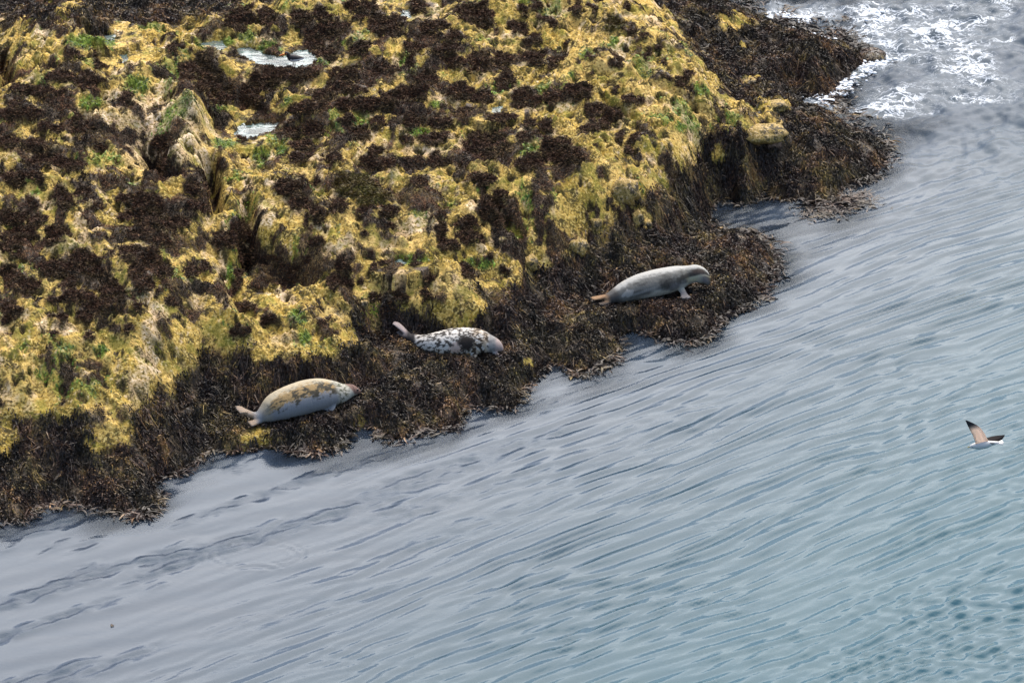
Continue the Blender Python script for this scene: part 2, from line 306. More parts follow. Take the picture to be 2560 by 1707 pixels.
for nm, pp in POOLS:
    c = np.mean(pp, 0); zp = march(c[0], c[1], H0*.5+H*.5)[2]-.02
    P = unproj([q[0] for q in pp], [q[1] for q in pp], [zp]*len(pp))[:, :2]
    sd = inpoly(P)+.07*noise(X*4, Y*3, 90)+.07*noise(X*9, Y*6, 91)
    H = np.where(sd < 0, np.minimum(H, zp-.02+np.maximum(sd, -.2)*.4), H)
    front = Y < P[:, 1].mean()
    ring = (sd >= 0) & (sd < .5)
    hi = zp+.02+sd*np.where(front, .12, .9)
    H = np.where(ring, np.clip(H, zp+.006+sd*.08, np.maximum(hi, np.where(front, -9, H-.25))), H)
    pool_obj.append((P, zp)); 
    weed = np.where(sd < .02, weed*.2, weed)
PX, PY = proj(X, Y, H)

# ------------------------------------------------------------------ seals: where they lie (the ground is settled under them)
SEALS = [dict(px=755, py=1013, rot=27.0, L=2.2), dict(px=1117, py=872, rot=-2.0, L=1.86), dict(px=1625, py=734, rot=27.0, L=2.18)]
for s in SEALS:
    c = march(s['px'], s['py'], H0); d = np.array([math.cos(R(s['rot'])), math.sin(R(s['rot']))])
    a = c[:2]-d*s['L']*.5; b = c[:2]+d*s['L']*.5
    za, zb = bilin(gx, gy, GZ, a[:1], a[1:])[0], bilin(gx, gy, GZ, b[:1], b[1:])[0]
    za = .5*za+.5*c[2]; zb = .5*zb+.5*c[2]; zm = .5*(za+zb)
    t = np.clip(((X-a[0])*d[0]+(Y-a[1])*d[1])/s['L'], 0, 1)
    dd = np.hypot(X-a[0]-t*d[0]*s['L'], Y-a[1]-t*d[1]*s['L'])
    k = sstep(.75, .3, dd); H = H*(1-k)+k*(za+(zb-za)*t-.02+.25*(H-H0))
    s['c'] = np.array([c[0], c[1], zm]); s['pitch'] = math.atan2(zb-za, s['L'])
PX, PY = proj(X, Y, H)
def ground(x, y): return bilin(xs, ys, H, x, y)

# ------------------------------------------------------------------ rock material
def rock_mat():
    m = NT('encrusted_rock'); co = m.co()
    n1 = m.noise(co, .9, 4, .6); n2 = m.noise(co, 4.5, 4, .65); n3 = m.noise(co, 22, 3, .6); n4 = m.noise(co, 60, 2, .6)
    c = m.mix(m.map(n1, .38, .62), (.43, .275, .042), (.59, .385, .105))
    n6 = m.noise(co, 1.9, 5, .7)
    c = m.mix(m.map(n6, .40, .54), m.mix(m.map(n3, .4, .6), (.15, .10, .012), (.33, .22, .032)), c)
    c = m.mix(m.map(n2, .39, .50), m.mix(m.map(n3, .42, .6), (.060, .042, .012), (.24, .165, .035)), c)
    c = m.mix(m.attr('ochre'), c, m.mix(m.map(n2, .35, .65), (.44, .28, .07), (.58, .40, .14)))
    c = m.mix(m.math('MULTIPLY', m.map(n3, .54, .62), .8), c, (.68, .50, .17))
    c = m.mix(m.math('MULTIPLY', m.map(n3, .46, .38), .8), c, (.085, .062, .015))
    pale = m.mix(m.map(n2, .4, .6), (.48, .33, .19), (.74, .58, .41))
    c = m.mix(m.math('MULTIPLY', m.attr('pale'), m.map(n3, .38, .55)), c, pale)
    g = m.mix(m.map(n3, .35, .65), (.06, .10, .008), (.16, .22, .02))
    n5 = m.noise(m.co(), 2.3, 4, .7)
    c = m.mix(m.math('MULTIPLY', m.map(n5, .50, .64), .6), c, m.mix(n3, (.11, .125, .010), (.27, .24, .025)))
    c = m.mix(m.math('MULTIPLY', m.attr('green'), m.map(n3, .25, .5)), c, g)
    c = m.mix(m.math('MULTIPLY', m.attr('halo'), m.map(n2, .36, .62)), c, m.mix(m.map(n3, .4, .62), (.045, .032, .010), (.15, .11, .022)))
    wd = m.mix(m.map(n3, .38, .64), (.024, .015, .008), (.105, .066, .034))
    c = m.mix(m.attr('nub'), c, m.mix(n3, (.03, .02, .008), (.08, .06, .02)))
    c = m.mix(m.attr('weed'), c, wd)
    kp = m.mix(m.map(n3, .35, .7), (.014, .010, .006), (.06, .038, .016))
    kp = m.mix(m.map(m.noise(m.co(), 5, 4, .7), .54, .66, 0, .8), kp, m.mix(n2, (.20, .11, .10), (.26, .20, .07)))
    c = m.mix(m.attr('kelp'), c, kp)
    c = m.mix(m.map(m.attr('bed'), 0, 1), c, (.085, .070, .045))
    h = m.math('ADD', m.math('MULTIPLY', n3, .6), m.math('MULTIPLY', n4, .5))
    r = m.math('SUBTRACT', .85, m.math('MULTIPLY', m.math('MAXIMUM', m.attr('weed'), m.attr('kelp')), .35))
    return m.done(m.bsdf(c, r, .3, nrm=m.bump(h, 1., .04)))
qx = PX+10*noise(X*3.2, Y*2.2, 41)+8*noise(X*9, Y*6, 42); qy = PY+7*noise(X*3.2, Y*2.2, 43)+6*noise(X*9, Y*6, 44)
halo = np.clip(np.maximum(.9*emask([(e[0], e[1]+3, e[2]*1.35, e[3]*1.4) for e in ELL], qx, qy, 1.0), .8*sstep(.12, .5, wnoise+.45*dn)), 0, 1)*high
green = emask(GREEN, qx, qy, .8); ochre = emask(OCHRE, qx, qy, .8); pale = emask(PALE, qx, qy, .9)
pale = np.maximum(pale, .9*(gid > .84)*sstep(.45, .25, g1)*high*sstep(-.1, .3, fbm(X*.8, Y*.6, 3, 95)))
pale = np.maximum(pale, .8*sstep(.25, .5, fbm(X*1.7, Y*1.2, 3, 97))*high)
green = np.maximum(green, .6*sstep(.42, .75, fbm(X*.9, Y*.7, 5, 98, .65))*high)
bed = sstep(.02, -.12, H)
rock = add('rocky_shore', grid_mesh('rocky_shore', xs, ys, H, dict(weed=weed, kelp=kelp, green=green, halo=halo, ochre=ochre, pale=pale, nub=nub*bare, bed=bed)), rock_mat(), kind='structure')

# ------------------------------------------------------------------ water
def water_mat():
    m = NT('sea_water'); co = m.co()
    along = m.co((1, 1, 1), (0, 0, R(-39)))
    st = m.co((.35, 2.4, 1), (0, 0, R(-39)))
    # clear shallows show the bed; the body colour of deeper water turns from grey to teal
    body = m.mix(m.attr('teal'), (.026, .039, .060), (.005, .048, .070))
    streak = m.noise(st, 1.1, 4, .6, .4)
    body = m.mix(m.map(streak, .35, .7, 0, .5), body, m.mix(m.attr('teal'), (.042, .050, .066), (.014, .055, .07)))
    n_f = m.noise(m.co((1, 2.2, 1), (0, 0, R(-36))), 9, 3, .6)
    n_r = m.noise(m.co((1, 1.8, 1), (0, 0, R(-30))), 17, 2, .6)
    h = m.math('ADD', m.math('MULTIPLY', n_f, .14), m.math('MULTIPLY', n_r, m.math('MULTIPLY', m.attr('ruffle'), .45)))
    nb = m.bump(h, .24, .035)
    foam_n = m.noise(m.co((1, 1.35, 1), (0, 0, R(-20))), 3.4, 6, .66, .8)
    ridge = m.math('ABSOLUTE', m.math('SUBTRACT', foam_n, .5))
    fz = m.attr('foam')
    gate = m.map(fz, .04, .22)
    big = m.map(m.noise(m.co((1, 1.6, 1), (0, 0, R(-15))), .85, 3, .6), .40, .62, .15, 1.6)
    foam = m.map(m.math('SUBTRACT', m.math('MULTIPLY', m.math('MULTIPLY', m.math('POWER', fz, 1.5), big), .030), ridge), -.016, .030)
    foam = m.math('MULTIPLY', foam, m.map(m.noise(co, 16, 3, .65), .30, .52, .25, 1))
    foam = m.math('MULTIPLY', foam, gate)
    body = m.mix(m.math('MULTIPLY', fz, .35), body, (.055, .07, .08))
    w_ = m.bsdf(body, m.math('ADD', .07, m.math('MULTIPLY', m.attr('ruffle'), .26)), .22, 1.33, nb)
    w_.node.inputs['Specular Tint'].default_value = (.50, .76, 1, 1)
    fm = m.bsdf((.60, .63, .66), .9, .05)
    tr = m.n('BsdfTransparent'); tr.inputs[0].default_value = (.85, .9, .88, 1)
    ms = m.n('MixShader'); m.lk(m.attr('clear'), ms.inputs[0]); m.lk(w_, ms.inputs[1]); m.lk(tr.outputs[0], ms.inputs[2])
    m2 = m.n('MixShader'); m.lk(foam, m2.inputs[0]); m.lk(ms.outputs[0], m2.inputs[1]); m.lk(fm, m2.inputs[2])
    return m.done(m2.outputs[0])
wxs = spaced(-400, 400, .05, -11.5, 12.0); wys = spaced(-80, 700, .062, -14.5, 17.0)
WX, WY = np.meshgrid(wxs, wys, indexing='ij')
inner = sstep(15, 11.5, np.abs(WX))*sstep(-20, -14, WY)*sstep(24, 17, WY)
WPX, WPY = proj(WX, WY, 0*WX)
dep = -bilin(gx, gy, GZ, WX, WY); dep = np.where((WX > 13.5) | (WY < -13.5), 1.3, dep)
def wave(lam, ang, amp, seed, warp):
    n = np.array([-math.sin(R(ang)), math.cos(R(ang))]); c = np.array([math.cos(R(ang)), math.sin(R(ang))])
    s = WX*n[0]+WY*n[1]; a = WX*c[0]+WY*c[1]
    s = s+warp*lam*1.6*noise(a/(lam*16), s/(lam*9), seed)+.3*warp*lam*noise(a/(lam*5), s/(lam*3), seed+1)
    th = 2*math.pi*s/lam; e = .30+1.2*np.clip(.5+.9*noise(a/(lam*9), s/(lam*4), seed+2), 0, 1.3)
    return amp*(np.sin(th)+.35*np.sin(2*th))*e
ripz = sstep(.0, 1., (WPX-950)/1200+(WPY-950)/900)         # open water, lower right
ripz = np.clip(ripz*1.0, 0, 1)
turb = sstep(600, 200, WPY)*sstep(1750, 1950, WPX)           # broken water off the point
cs = math.cos(R(37)); sn = math.sin(R(37))
aa = WX*cs+WY*sn; ss = -WX*sn+WY*cs
band = sstep(-.02, .36, fbm(aa/6.5+.3*noise(ss*.5, aa*.3, 201), ss/.95, 3, 202))*(1-ripz*.6)
ruff = np.clip(band*.9*(1-.75*ripz)+ripz*.12+turb*.9, 0, 1)
cross = sstep(.55, 1.0, (WPX-1700)/900*.7+(WPY-1000)/700*.5)
W = ripz*(wave(.30, 37, .0085, 301, .9)+wave(.46, 42, .0065, 311, .9)+wave(.17, 33, .0040, 321, 1.0)+wave(.235, 44, .0045, 325, 1.0))
W += ripz*cross*(wave(.36, -8, .008, 331, 1.2)+wave(.26, 62, .006, 335, 1.2))
W += (1-ripz*.6)*(wave(1.3, 30, .004, 341, 1.4)+wave(.40, 38, .0024, 351, 1.4)*(.05+.6*band))
W += (band*.034+.001)*fbm(aa/.5, ss/.16, 3, 361)*(1-ripz*.7)
W += turb*(.09*fbm(WX/.9, WY/1.1, 3, 371)+.030*fbm(WX/.25, WY/.28, 2, 381))
W += -.012*np.exp(-((np.hypot((WPX-640)/110., (WPY-1385)/32.)-1)/.18)**2)*np.sin(np.hypot((WPX-640)/110., (WPY-1385)/32.)*30)
W *= inner*1.12
shorefoam = sstep(.22, .02, np.abs(dep-.02))
FO = [(2000,25,70,16),(2200,60,60,40),(2330,100,130,55),(2300,60,120,30),(2420,75,80,40),(2250,115,110,34),(2420,30,40,24),(1990,52,90,16),(1960,85,50,14),(2160,78,60,10),(2500,102,26,16),(2180,110,50,10),(2260,255,90,24),(2200,275,60,12),(2380,240,70,16),(2420,150,60,40),(2360,190,40,40),(2470,225,60,26),
      (2030,200,70,36),(2180,165,40,18),(2000,235,50,14),(2055,265,50,14),(1930,55,40,20),(2100,30,60,10),(2480,20,40,30)]
foamz = np.clip(emask([(e[0], e[1], e[2]*1.25, e[3]*1.35) for e in FO], WPX+14*noise(WX*2, WY*1.3, 401), WPY+8*noise(WX*2, WY*1.3, 402), .9)+turb*.05, 0, 1)
clear = sstep(.95, .0, dep+.30*fbm(aa*.5, ss*1.4, 3, 411))*.72*(1-foamz)
teal = sstep(-.55, .9, (WPX-1500)/1300+(WPY-1250)/900)
sea = add('sea_water', grid_mesh('sea_water', wxs, wys, W, dict(teal=teal, ruffle=ruff, foam=foamz*1.0, clear=clear)), water_mat(), kind='structure')

def pool_mat():
    m = NT('pool_water'); h = m.noise(m.co((1, 2, 1)), 5, 2)
    h2 = m.noise(m.co((1, 2.5, 1)), 2.2, 4, .6)
    wv = m.bsdf(m.mix(m.map(h2, .4, .6), (.10, .15, .14), (.20, .23, .22)), .10, .5, 1.5, m.bump(h, .4, .03))
    tr = m.n('BsdfTransparent'); tr.inputs[0].default_value = (.7, .85, .7, 1)
    ms = m.n('MixShader'); m.lk(m.map(h2, .35, .62, .05, .55), ms.inputs[0]); m.lk(wv, ms.inputs[1]); m.lk(tr.outputs[0], ms.inputs[2])
    return m.done(ms.outputs[0])
PM = pool_mat()
for (P, zp) in pool_obj:
    c = P.mean(0); Q = c+(P-c)*1.25
    V = np.c_[np.r_[[c], Q], np.full(len(Q)+1, zp)]; n = len(Q)
    F = np.array([[0, 1+i, 1+(i+1) % n] for i in range(n)])
    add('tide_pool', mesh_np('tide_pool', V, F), PM, kind='structure')

# ------------------------------------------------------------------ seaweed fronds
def weed_mat(name, cols, rough=.42, spec=.55):
    m = NT(name); t = m.attr('tint'); r = m.n('ValToRGB'); m.lk(t, r.inputs[0])
    e = r.color_ramp.elements
    for i, (p, c) in enumerate(cols):
        q = e[i] if i < 2 else e.new(p)
        q.position = p; q.color = (*c, 1)
    hue = m.mix(m.map(m.noise(m.co(), 1.7, 4, .65), .38, .62), (1.08, .80, .80), (1.0, .98, .78))
    x = m.n('Mix', data_type='RGBA', blend_type='MULTIPLY'); x.inputs[0].default_value = 1; m.lk(r.outputs[0], x.inputs[6]); m.lk(hue, x.inputs[7])
    return m.done(m.bsdf(x.outputs[2], rough, spec))
M_TUFT = weed_mat('dark_weed', [(0, (.010, .008, .006)), (.5, (.052, .032, .018)), (.8, (.13, .083, .044)), (1, (.25, .175, .09))], .75, .2)
M_KELP = weed_mat('brown_kelp', [(0, (.010, .007, .005)), (.34, (.026, .019, .014)), (.64, (.066, .049, .032)), (.88, (.14, .105, .058)), (1, (.25, .18, .07))], .5, .32)
M_OLIVE = weed_mat('olive_weed', [(0, (.03, .022, .006)), (.5, (.085, .07, .014)), (1, (.20, .18, .03))], .6, .3)
M_GREEN = weed_mat('green_weed', [(0, (.03, .07, .006)), (.5, (.09, .17, .012)), (1, (.20, .32, .03))], .5, .4)
def strips(name, P, S, taper, tint, mat, **kw):
    N, K, _ = P.shape
    A = P+S[:, None]*taper[None, :, None]; B = P-S[:, None]*taper[None, :, None]
    V = np.stack([A, B], 2).reshape(-1, 3)
    b = np.arange(N)[:, None]*(2*K)+np.arange(K-1)[None]*2
    F = np.stack([b, b+1, b+3, b+2], -1).reshape(-1, 4)
    me = mesh_np(name, V, F, dict(tint=np.repeat(tint, 2*K)), False)
    return me
gHx = np.gradient(H, xs, axis=0); gHy = np.gradient(H, ys, axis=1)
def sample(mask, n, jit=.03):
    """n random ground points, probability by mask times cell area"""
    dx = np.gradient(xs); dy = np.gradient(ys)
    p = (mask*dx[:, None]*dy[None]*np.sqrt(1+np.minimum(gHx**2+gHy**2, 9))).ravel(); cs_ = np.cumsum(p)
    if cs_[-1] <= 0: return None
    k = np.searchsorted(cs_, rng.random(n)*cs_[-1]); k = np.minimum(k, p.size-1)
    i, j = np.unravel_index(k, mask.shape)
    return xs[i]+(rng.random(n)-.5)*jit, ys[j]+(rng.random(n)-.5)*jit, i, j
def draped(n, mask, L, Wd, K=5, down=1., lift=.02, curl=.8, zmin=None, zmax=None):
    x, y, i, j = sample(mask, n)
    sx, sy = -gHx[i, j], -gHy[i, j]; sl = np.hypot(sx, sy)+1e-6
    base = np.arctan2(sy, sx); wgt = np.clip(sl*2.2, 0, 1)*down
    ang = base+(1-wgt*.75)*rng.normal(0, 1.7, n)
    Lr = L*(.45+rng.random(n)*1.0); step = Lr/(K-1); cur = rng.normal(0, curl, n)
    P = np.zeros((n, K, 3)); cxp, cyp = x.copy(), y.copy()
    arch = rng.random(n)*.22*Lr+lift*.3
    for q in range(K):
        t = q/(K-1); hz = ground(cxp, cyp)
        if zmin is not None: hz = np.maximum(hz, zmin)
        P[:, q] = np.c_[cxp, cyp, hz+lift*(.3+rng.random(n))+arch*math.sin(math.pi*(t*.8+.1))]
        if zmax is not None: P[:, q, 2] = np.minimum(P[:, q, 2], zmax-.03*rng.random(n))
        sxl, syl = step*np.cos(ang+cur*t), step*np.sin(ang+cur*t)
        fl = 1/np.sqrt(1+np.minimum(sl*sl, 6)); cxp = cxp+sxl*fl; cyp = cyp+syl*fl
    ro = rng.normal(0, .6, n); wv = Wd*(.5+rng.random(n))
    S = np.c_[-np.sin(ang)*np.cos(ro)*wv, np.cos(ang)*np.cos(ro)*wv, np.sin(ro)*wv]
    return P, S
tap5 = np.array([.7, 1, .95, .7, .12])
def stuff(name, n, mask, L, Wd, mat, label=None, tint=1., **kw):
    P, S = draped(n, mask, L, Wd, **kw)
    # patches of lighter and darker plants
    tb = .44+.55*fbm(P[:, 0, 0]*1.6, P[:, 0, 1]*1.2, 5, 501, .8)+rng.normal(0, .22, n)
    me = strips(name, P, S, tap5, np.clip(tb*tint, 0, 1), mat)
    o = add(name, me, mat, kind='stuff')
    if label: o['label'] = label
    return o
inview = ((PX > -60) & (PX < 2300) & (PY > -60) & (PY < 1400)).astype(float)
kz = kelp*sstep(-.12, .03, H)*inview*(.12+sstep(-.35, .0, fbm(X*3.3, Y*2.3, 3, 505)))
stuff('brown_kelp', 140000, kz, .10, .009, M_KELP, 'brown kelp fronds draped over the rock along the waterline', down=.55, curl=1.2, lift=.035)
stuff('short_brown_kelp', 120000, kz, .05, .012, M_KELP, 'short brown wrack matted between the kelp on the shelf', down=.2, curl=1.6, lift=.05)
steep = np.clip(np.hypot(gHx, gHy)-.35, 0, 1)
stuff('hanging_kelp', 26000, kz*steep, .28, .006, M_KELP, 'long kelp strands hanging down the steep rock face', curl=.35, lift=.015)
wet = sstep(.32, .02, np.abs(H+.10))*(bilin(gx, gy, GZ, X, Y) < .05)*inview*sstep(-.32, -.02, H)*(.15+np.clip(fbm(X*1.2, Y*.9, 3, 511)+.1, 0, 1))
under = sstep(-.75, -.25, H)*sstep(-.10, -.2, H)*inview*(.1+np.clip(fbm(X*1.1, Y*.8, 3, 515)+.15, 0, 1))
stuff('sunken_kelp', 14000, under, .26, .016, M_KELP, 'sunken kelp swaying under the shallow water by the rock', lift=.06, down=.0, zmax=-.04, tint=.55)
stuff('floating_kelp', 7000, wet, .22, .014, M_KELP, 'kelp fronds floating flat in the shallow water', lift=.008, down=.0, zmin=0.002, tint=.75)

# the tufts, one thing each, with crevice shade drawn as tufts among them
def tuft(name, ii, jj, n, hgt, mat):
    k = rng.integers(0, len(ii), n); x = xs[ii[k]]+(rng.random(n)-.5)*.04; y = ys[jj[k]]+(rng.random(n)-.5)*.05
    a = rng.random(n)*2*math.pi; el = np.abs(rng.normal(.35, .45, n)); L = .03+.045*rng.random(n)
    z = ground(x, y)
    K = 3; P = np.zeros((n, K, 3))
    for q in range(K):
        t = q/(K-1); r = L*t
        P[:, q] = np.c_[x+np.cos(a+1.0*t*rng.normal(0, 1, n))*np.cos(el)*r, y+np.sin(a)*np.cos(el)*r, z-.012+hgt*rng.random(n)*.4+np.sin(el)*r*(1-.35*t)+hgt*.35*t]
    ro = rng.normal(0, .8, n); wv = .004+.007*rng.random(n)
    S = np.c_[-np.sin(a)*np.cos(ro)*wv, np.cos(a)*np.cos(ro)*wv, np.sin(ro)*wv]
    tint = np.clip(.42+rng.normal(0, .25, n), 0, 1)
    c = np.array([x.mean(), y.mean(), z.min()]); P -= c
    return strips(name, P, S, np.array([.7, 1, .35]), tint, mat), c
OLIVE = {i for i, e in enumerate(ELL) if abs(e[0]-887) < 4 and abs(e[1]-463) < 4 or abs(e[0]-928) < 4 and abs(e[1]-496) < 4 or abs(e[0]-1527) < 4 and abs(e[1]-63) < 4}
MARKS = [('the upper tide pool', 690, 140), ('the lower tide pool', 645, 322), ('the big split boulder', 440, 270), ('the mottled seal', 1110, 850), ('the tan backed seal', 740, 980), ('the grey seal', 1620, 705),
         ('the wading bird', 735, 150), ('the ochre rock slab', 980, 350), ('the deep black cleft', 615, 570), ('the pale cream ledge', 1065, 376), ('the smooth yellow slope', 1660, 230), ('the round tan bulge', 760, 600), ('the green pool edge', 1200, 657),
         ('the bright green streak', 60, 490), ('the yellow front slope', 200, 880), ('the top edge of the photo', 900, 0), ('the left edge of the photo', 0, 620), ('the yellow ridge crest', 1740, 150), ('the knobbly corner block', 240, 80), ('the weedy overhang', 1520, 560)]
used = {}
def tuft_label(i, e):
    a = e[2]*e[3]; ar = max(e[2], e[3])/min(e[2], e[3])
    size = 'tiny' if a < 160 else 'small' if a < 330 else 'broad' if a > 800 else 'middling'
    shape = 'slanting' if e[4] else 'round' if ar < 1.25 else ('long' if e[2] > e[3] else 'upright')
    kindw = 'olive brown' if i in OLIVE else 'dark brown'
    order = sorted(MARKS, key=lambda m: math.hypot(m[1]-e[0], (m[2]-e[1])*1.5))
    for m in order[:7]:
        dx, dy = e[0]-m[1], (e[1]-m[2])*1.5; d = math.hypot(dx, dy)
        far = 'close' if d < 70 else 'a little' if d < 150 else 'well'
        dr = 'right of' if dx > 1.7*abs(dy) else 'left of' if -dx > 1.7*abs(dy) else ('below and right of' if dx > .4*abs(dy) else 'below and left of' if -dx > .4*abs(dy) else 'below') if dy > 0 else ('above and right of' if dx > .4*abs(dy) else 'above and left of' if -dx > .4*abs(dy) else 'above')
        if m[0].startswith('the top edge') or m[0].startswith('the left edge'): continue
        lab = f'{size} {shape} {kindw} weed tuft {far} {dr} {m[0]}'  # also labels the dark tufts drawn for crevice shade
        if lab not in used: used[lab] = 1; return lab
    return None
qx = PX+18*noise(X*3.2, Y*2.2, 41)+9*noise(X*9, Y*6, 42); qy = PY+12*noise(X*3.2, Y*2.2, 43)+7*noise(X*9, Y*6, 44)
spare = 0
for i, e in enumerate(ELL):
    cx, cy, rx, ry, an = e
    k = np.nonzero((np.abs(qx-cx) < 1.3*max(rx, ry)) & (np.abs(qy-cy) < 1.3*max(rx, ry)))
    dx = qx[k]-cx; dy = qy[k]-cy; a = R(an); dx, dy = dx*math.cos(a)+dy*math.sin(a), -dx*math.sin(a)+dy*math.cos(a)
    s = (dx/rx)**2+(dy/ry)**2 < 1.0
    if s.sum() < 6: continue
    ii, jj = k[0][s], k[1][s]
    area = (np.sqrt(1+np.minimum(gHx[ii, jj]**2+gHy[ii, jj]**2, 9))).sum()*.028*.036
    n = int(min(5000, max(80, area*6500)))
    mat = M_OLIVE if i in OLIVE else M_TUFT
    me, c = tuft('seaweed_tuft', ii, jj, n, .02+.0006*min(rx, ry)*2, mat)
    lab = tuft_label(i, e)
    o = add('seaweed_tuft', me, mat, label=lab or 'dark brown weed tuft crowded among others on the yellow rock', cat='seaweed', group='dark seaweed tufts on the yellow rock' if lab else 'crowded dark seaweed tufts')
    o.location = c
stuff('dark_weed', 90000, np.clip(weedn-weed0, 0, 1)*(1-kelp)*inview, .055, .006, M_TUFT, 'dark brown weed mat spread between the tufts on the rock', down=.2, curl=1.6, lift=.025)
# tiny weeds in pits and a short turf that nobody could count
stuff('weed_turf', 26000, nub*bare*inview+.02*high*inview, .055, .008, M_OLIVE, 'short olive weed growing in the pits of the yellow rock', down=.1, lift=.01)
stuff('green_weed_turf', 6000, green*(1-weed)*inview, .06, .012, M_GREEN, 'bright green weed patches between the yellow rock knobs', down=.1, lift=.008)

# ------------------------------------------------------------------ loose rocks set in the kelp
def boulder_mat():
    m = NT('yellow_boulder'); co = m.co(); n2 = m.noise(co, 5, 4, .6); n3 = m.noise(co, 24, 3, .6)
    c = m.mix(m.map(n2, .35, .65), (.27, .18, .05), (.42, .29, .10))
    c = m.mix(m.map(n3, .47, .38, 0, .85), c, (.09, .07, .02)); c = m.mix(m.map(m.noise(co, 4.5, 5, .7), .50, .60), c, (.05, .04, .022)); c = m.mix(m.map(n3, .56, .66, 0, .7), c, (.55, .42, .28))
    return m.done(m.bsdf(c, .8, .3, nrm=m.bump(n3, .8, .03)))
def pink_mat():
    m = NT('pinkish_rock'); co = m.co(); n2 = m.noise(co, 6, 4, .6); n3 = m.noise(co, 26, 3, .6)
    c = m.mix(m.map(n2, .35, .65), (.10, .065, .045), (.26, .17, .12)); c = m.mix(m.map(n3, .45, .36, 0, .8), c, (.06, .04, .025))
    return m.done(m.bsdf(c, .8, .3, nrm=m.bump(n3, .8, .03)))
M_B = boulder_mat(); M_P = pink_mat()
def rock_mesh(rx, ry, rz, seed, n=26):
    u = np.linspace(0, 2*math.pi, n, endpoint=False); v = np.linspace(.02, math.pi-.02, n//2)
    U, Vv = np.meshgrid(u, v, indexing='ij')
    x = np.cos(U)*np.sin(Vv); y = np.sin(U)*np.sin(Vv); z = np.cos(Vv)
    r = 1+.24*noise(x*1.4+seed, y*1.4+z*1.3, seed)+.15*noise(x*3+seed, y*3+z*3, seed+1)+.12*noise(x*7, y*7+z*7, seed+2)
    p = 3.4; q = (np.abs(x)**p+np.abs(y)**p+np.abs(z)**p)**(-1/p)
    V = np.stack([x*r*q*rx, y*r*q*ry, z*r*q*rz], -1).reshape(-1, 3); m = n//2
    i = np.arange(n)[:, None]*m; ip = (np.arange(n)[:, None]+1) % n*m; j = np.arange(m-1)[None]
    F = np.stack([i+j, i+j+1, ip+j+1, ip+j], -1).reshape(-1, 4)
    return mesh_np('boulder', V, F)
BO = [(1905,324,.44,.50,.16,M_B,'broad flat yellow boulder set in the brown kelp of the point'), (1936,266,.22,.2,.10,M_B,'thin yellow slab just above the broad flat boulder in the kelp'),
      (1560,472,.26,.3,.22,M_B,'rounded yellow boulder capping the weedy overhang'), (1592,546,.10,.16,.16,M_B,'upright tan rock poking through hanging kelp under the rounded boulder'),
      (1617,562,.08,.1,.10,M_B,'small tan rock beside the upright rock in hanging kelp'), (1443,614,.18,.2,.15,M_B,'knobbly tan rock below the weedy overhang facing the shelf'),
      (1490,560,.10,.15,.13,M_B,'narrow tan rock wedged in kelp above the knobbly tan rock'), 
      (1934,356,.14,.14,.09,M_P,'pink tan stone in the kelp below the broad flat boulder'),
      (1995,382,.08,.1,.08,M_P,'lone pink stone nearest the kelp tip of the point'), (1868,206,.20,.14,.06,M_B,'low tan ledge stone in the kelp beside the smooth yellow slope'),
      
      
      (1320,655,.16,.2,.13,M_B,'tan rock on the brink above the kelp shelf'), (905,760,.12,.12,.07,M_B,'pale stone on the brink left of the mottled seal')]
for px, py, rx, ry, rz, mt, lab in BO:
    p = march(px, py, H); me = rock_mesh(rx, ry, rz, int(px+py))
    o = add('boulder', me, mt, label=lab, cat='rock', group='rocks set in the kelp'); o.location = (p[0], p[1]+.05, p[2]-rz*(.5 if mt is M_P else .35)); o.rotation_euler = (R(-8), 0, rng.random()*.6-.3)
# a weed covered rock awash off the point
p = unproj([2180], [140], [.03])[0]
t = bpy.data.objects.new('sea_rock', None); COL.objects.link(t); t.location = p
t['label'] = 'small dark rock awash in foam just off the kelp point'; t['category'] = 'rock'
M_DK = weed_mat('wet_rock', [(0, (.02, .016, .012)), (1, (.05, .04, .03))])
add('stone', rock_mesh(.19, .22, .10, 91), M_P and M_DK, t)
n = 500; a = rng.random(n)*6.28; r = np.sqrt(rng.random(n)); x = np.cos(a)*r*.2; y = np.sin(a)*r*.24; z = .10*np.sqrt(np.maximum(0, 1-r*r))
K = 4; P = np.stack([np.c_[x+np.cos(a)*q*.035, y+np.sin(a)*q*.035, z+.02*math.sin(q)+.005-q*.012] for q in range(K)], 1)
S = np.c_[-np.sin(a), np.cos(a), rng.normal(0, .5, n)]*.012
wd_ = add('weed_cover', strips('weed_cover', P, S, np.array([.7, 1, .8, .2]), np.clip(rng.normal(.5, .25, n), 0, 1), M_KELP), M_KELP, t); wd_['kind'] = 'stuff'

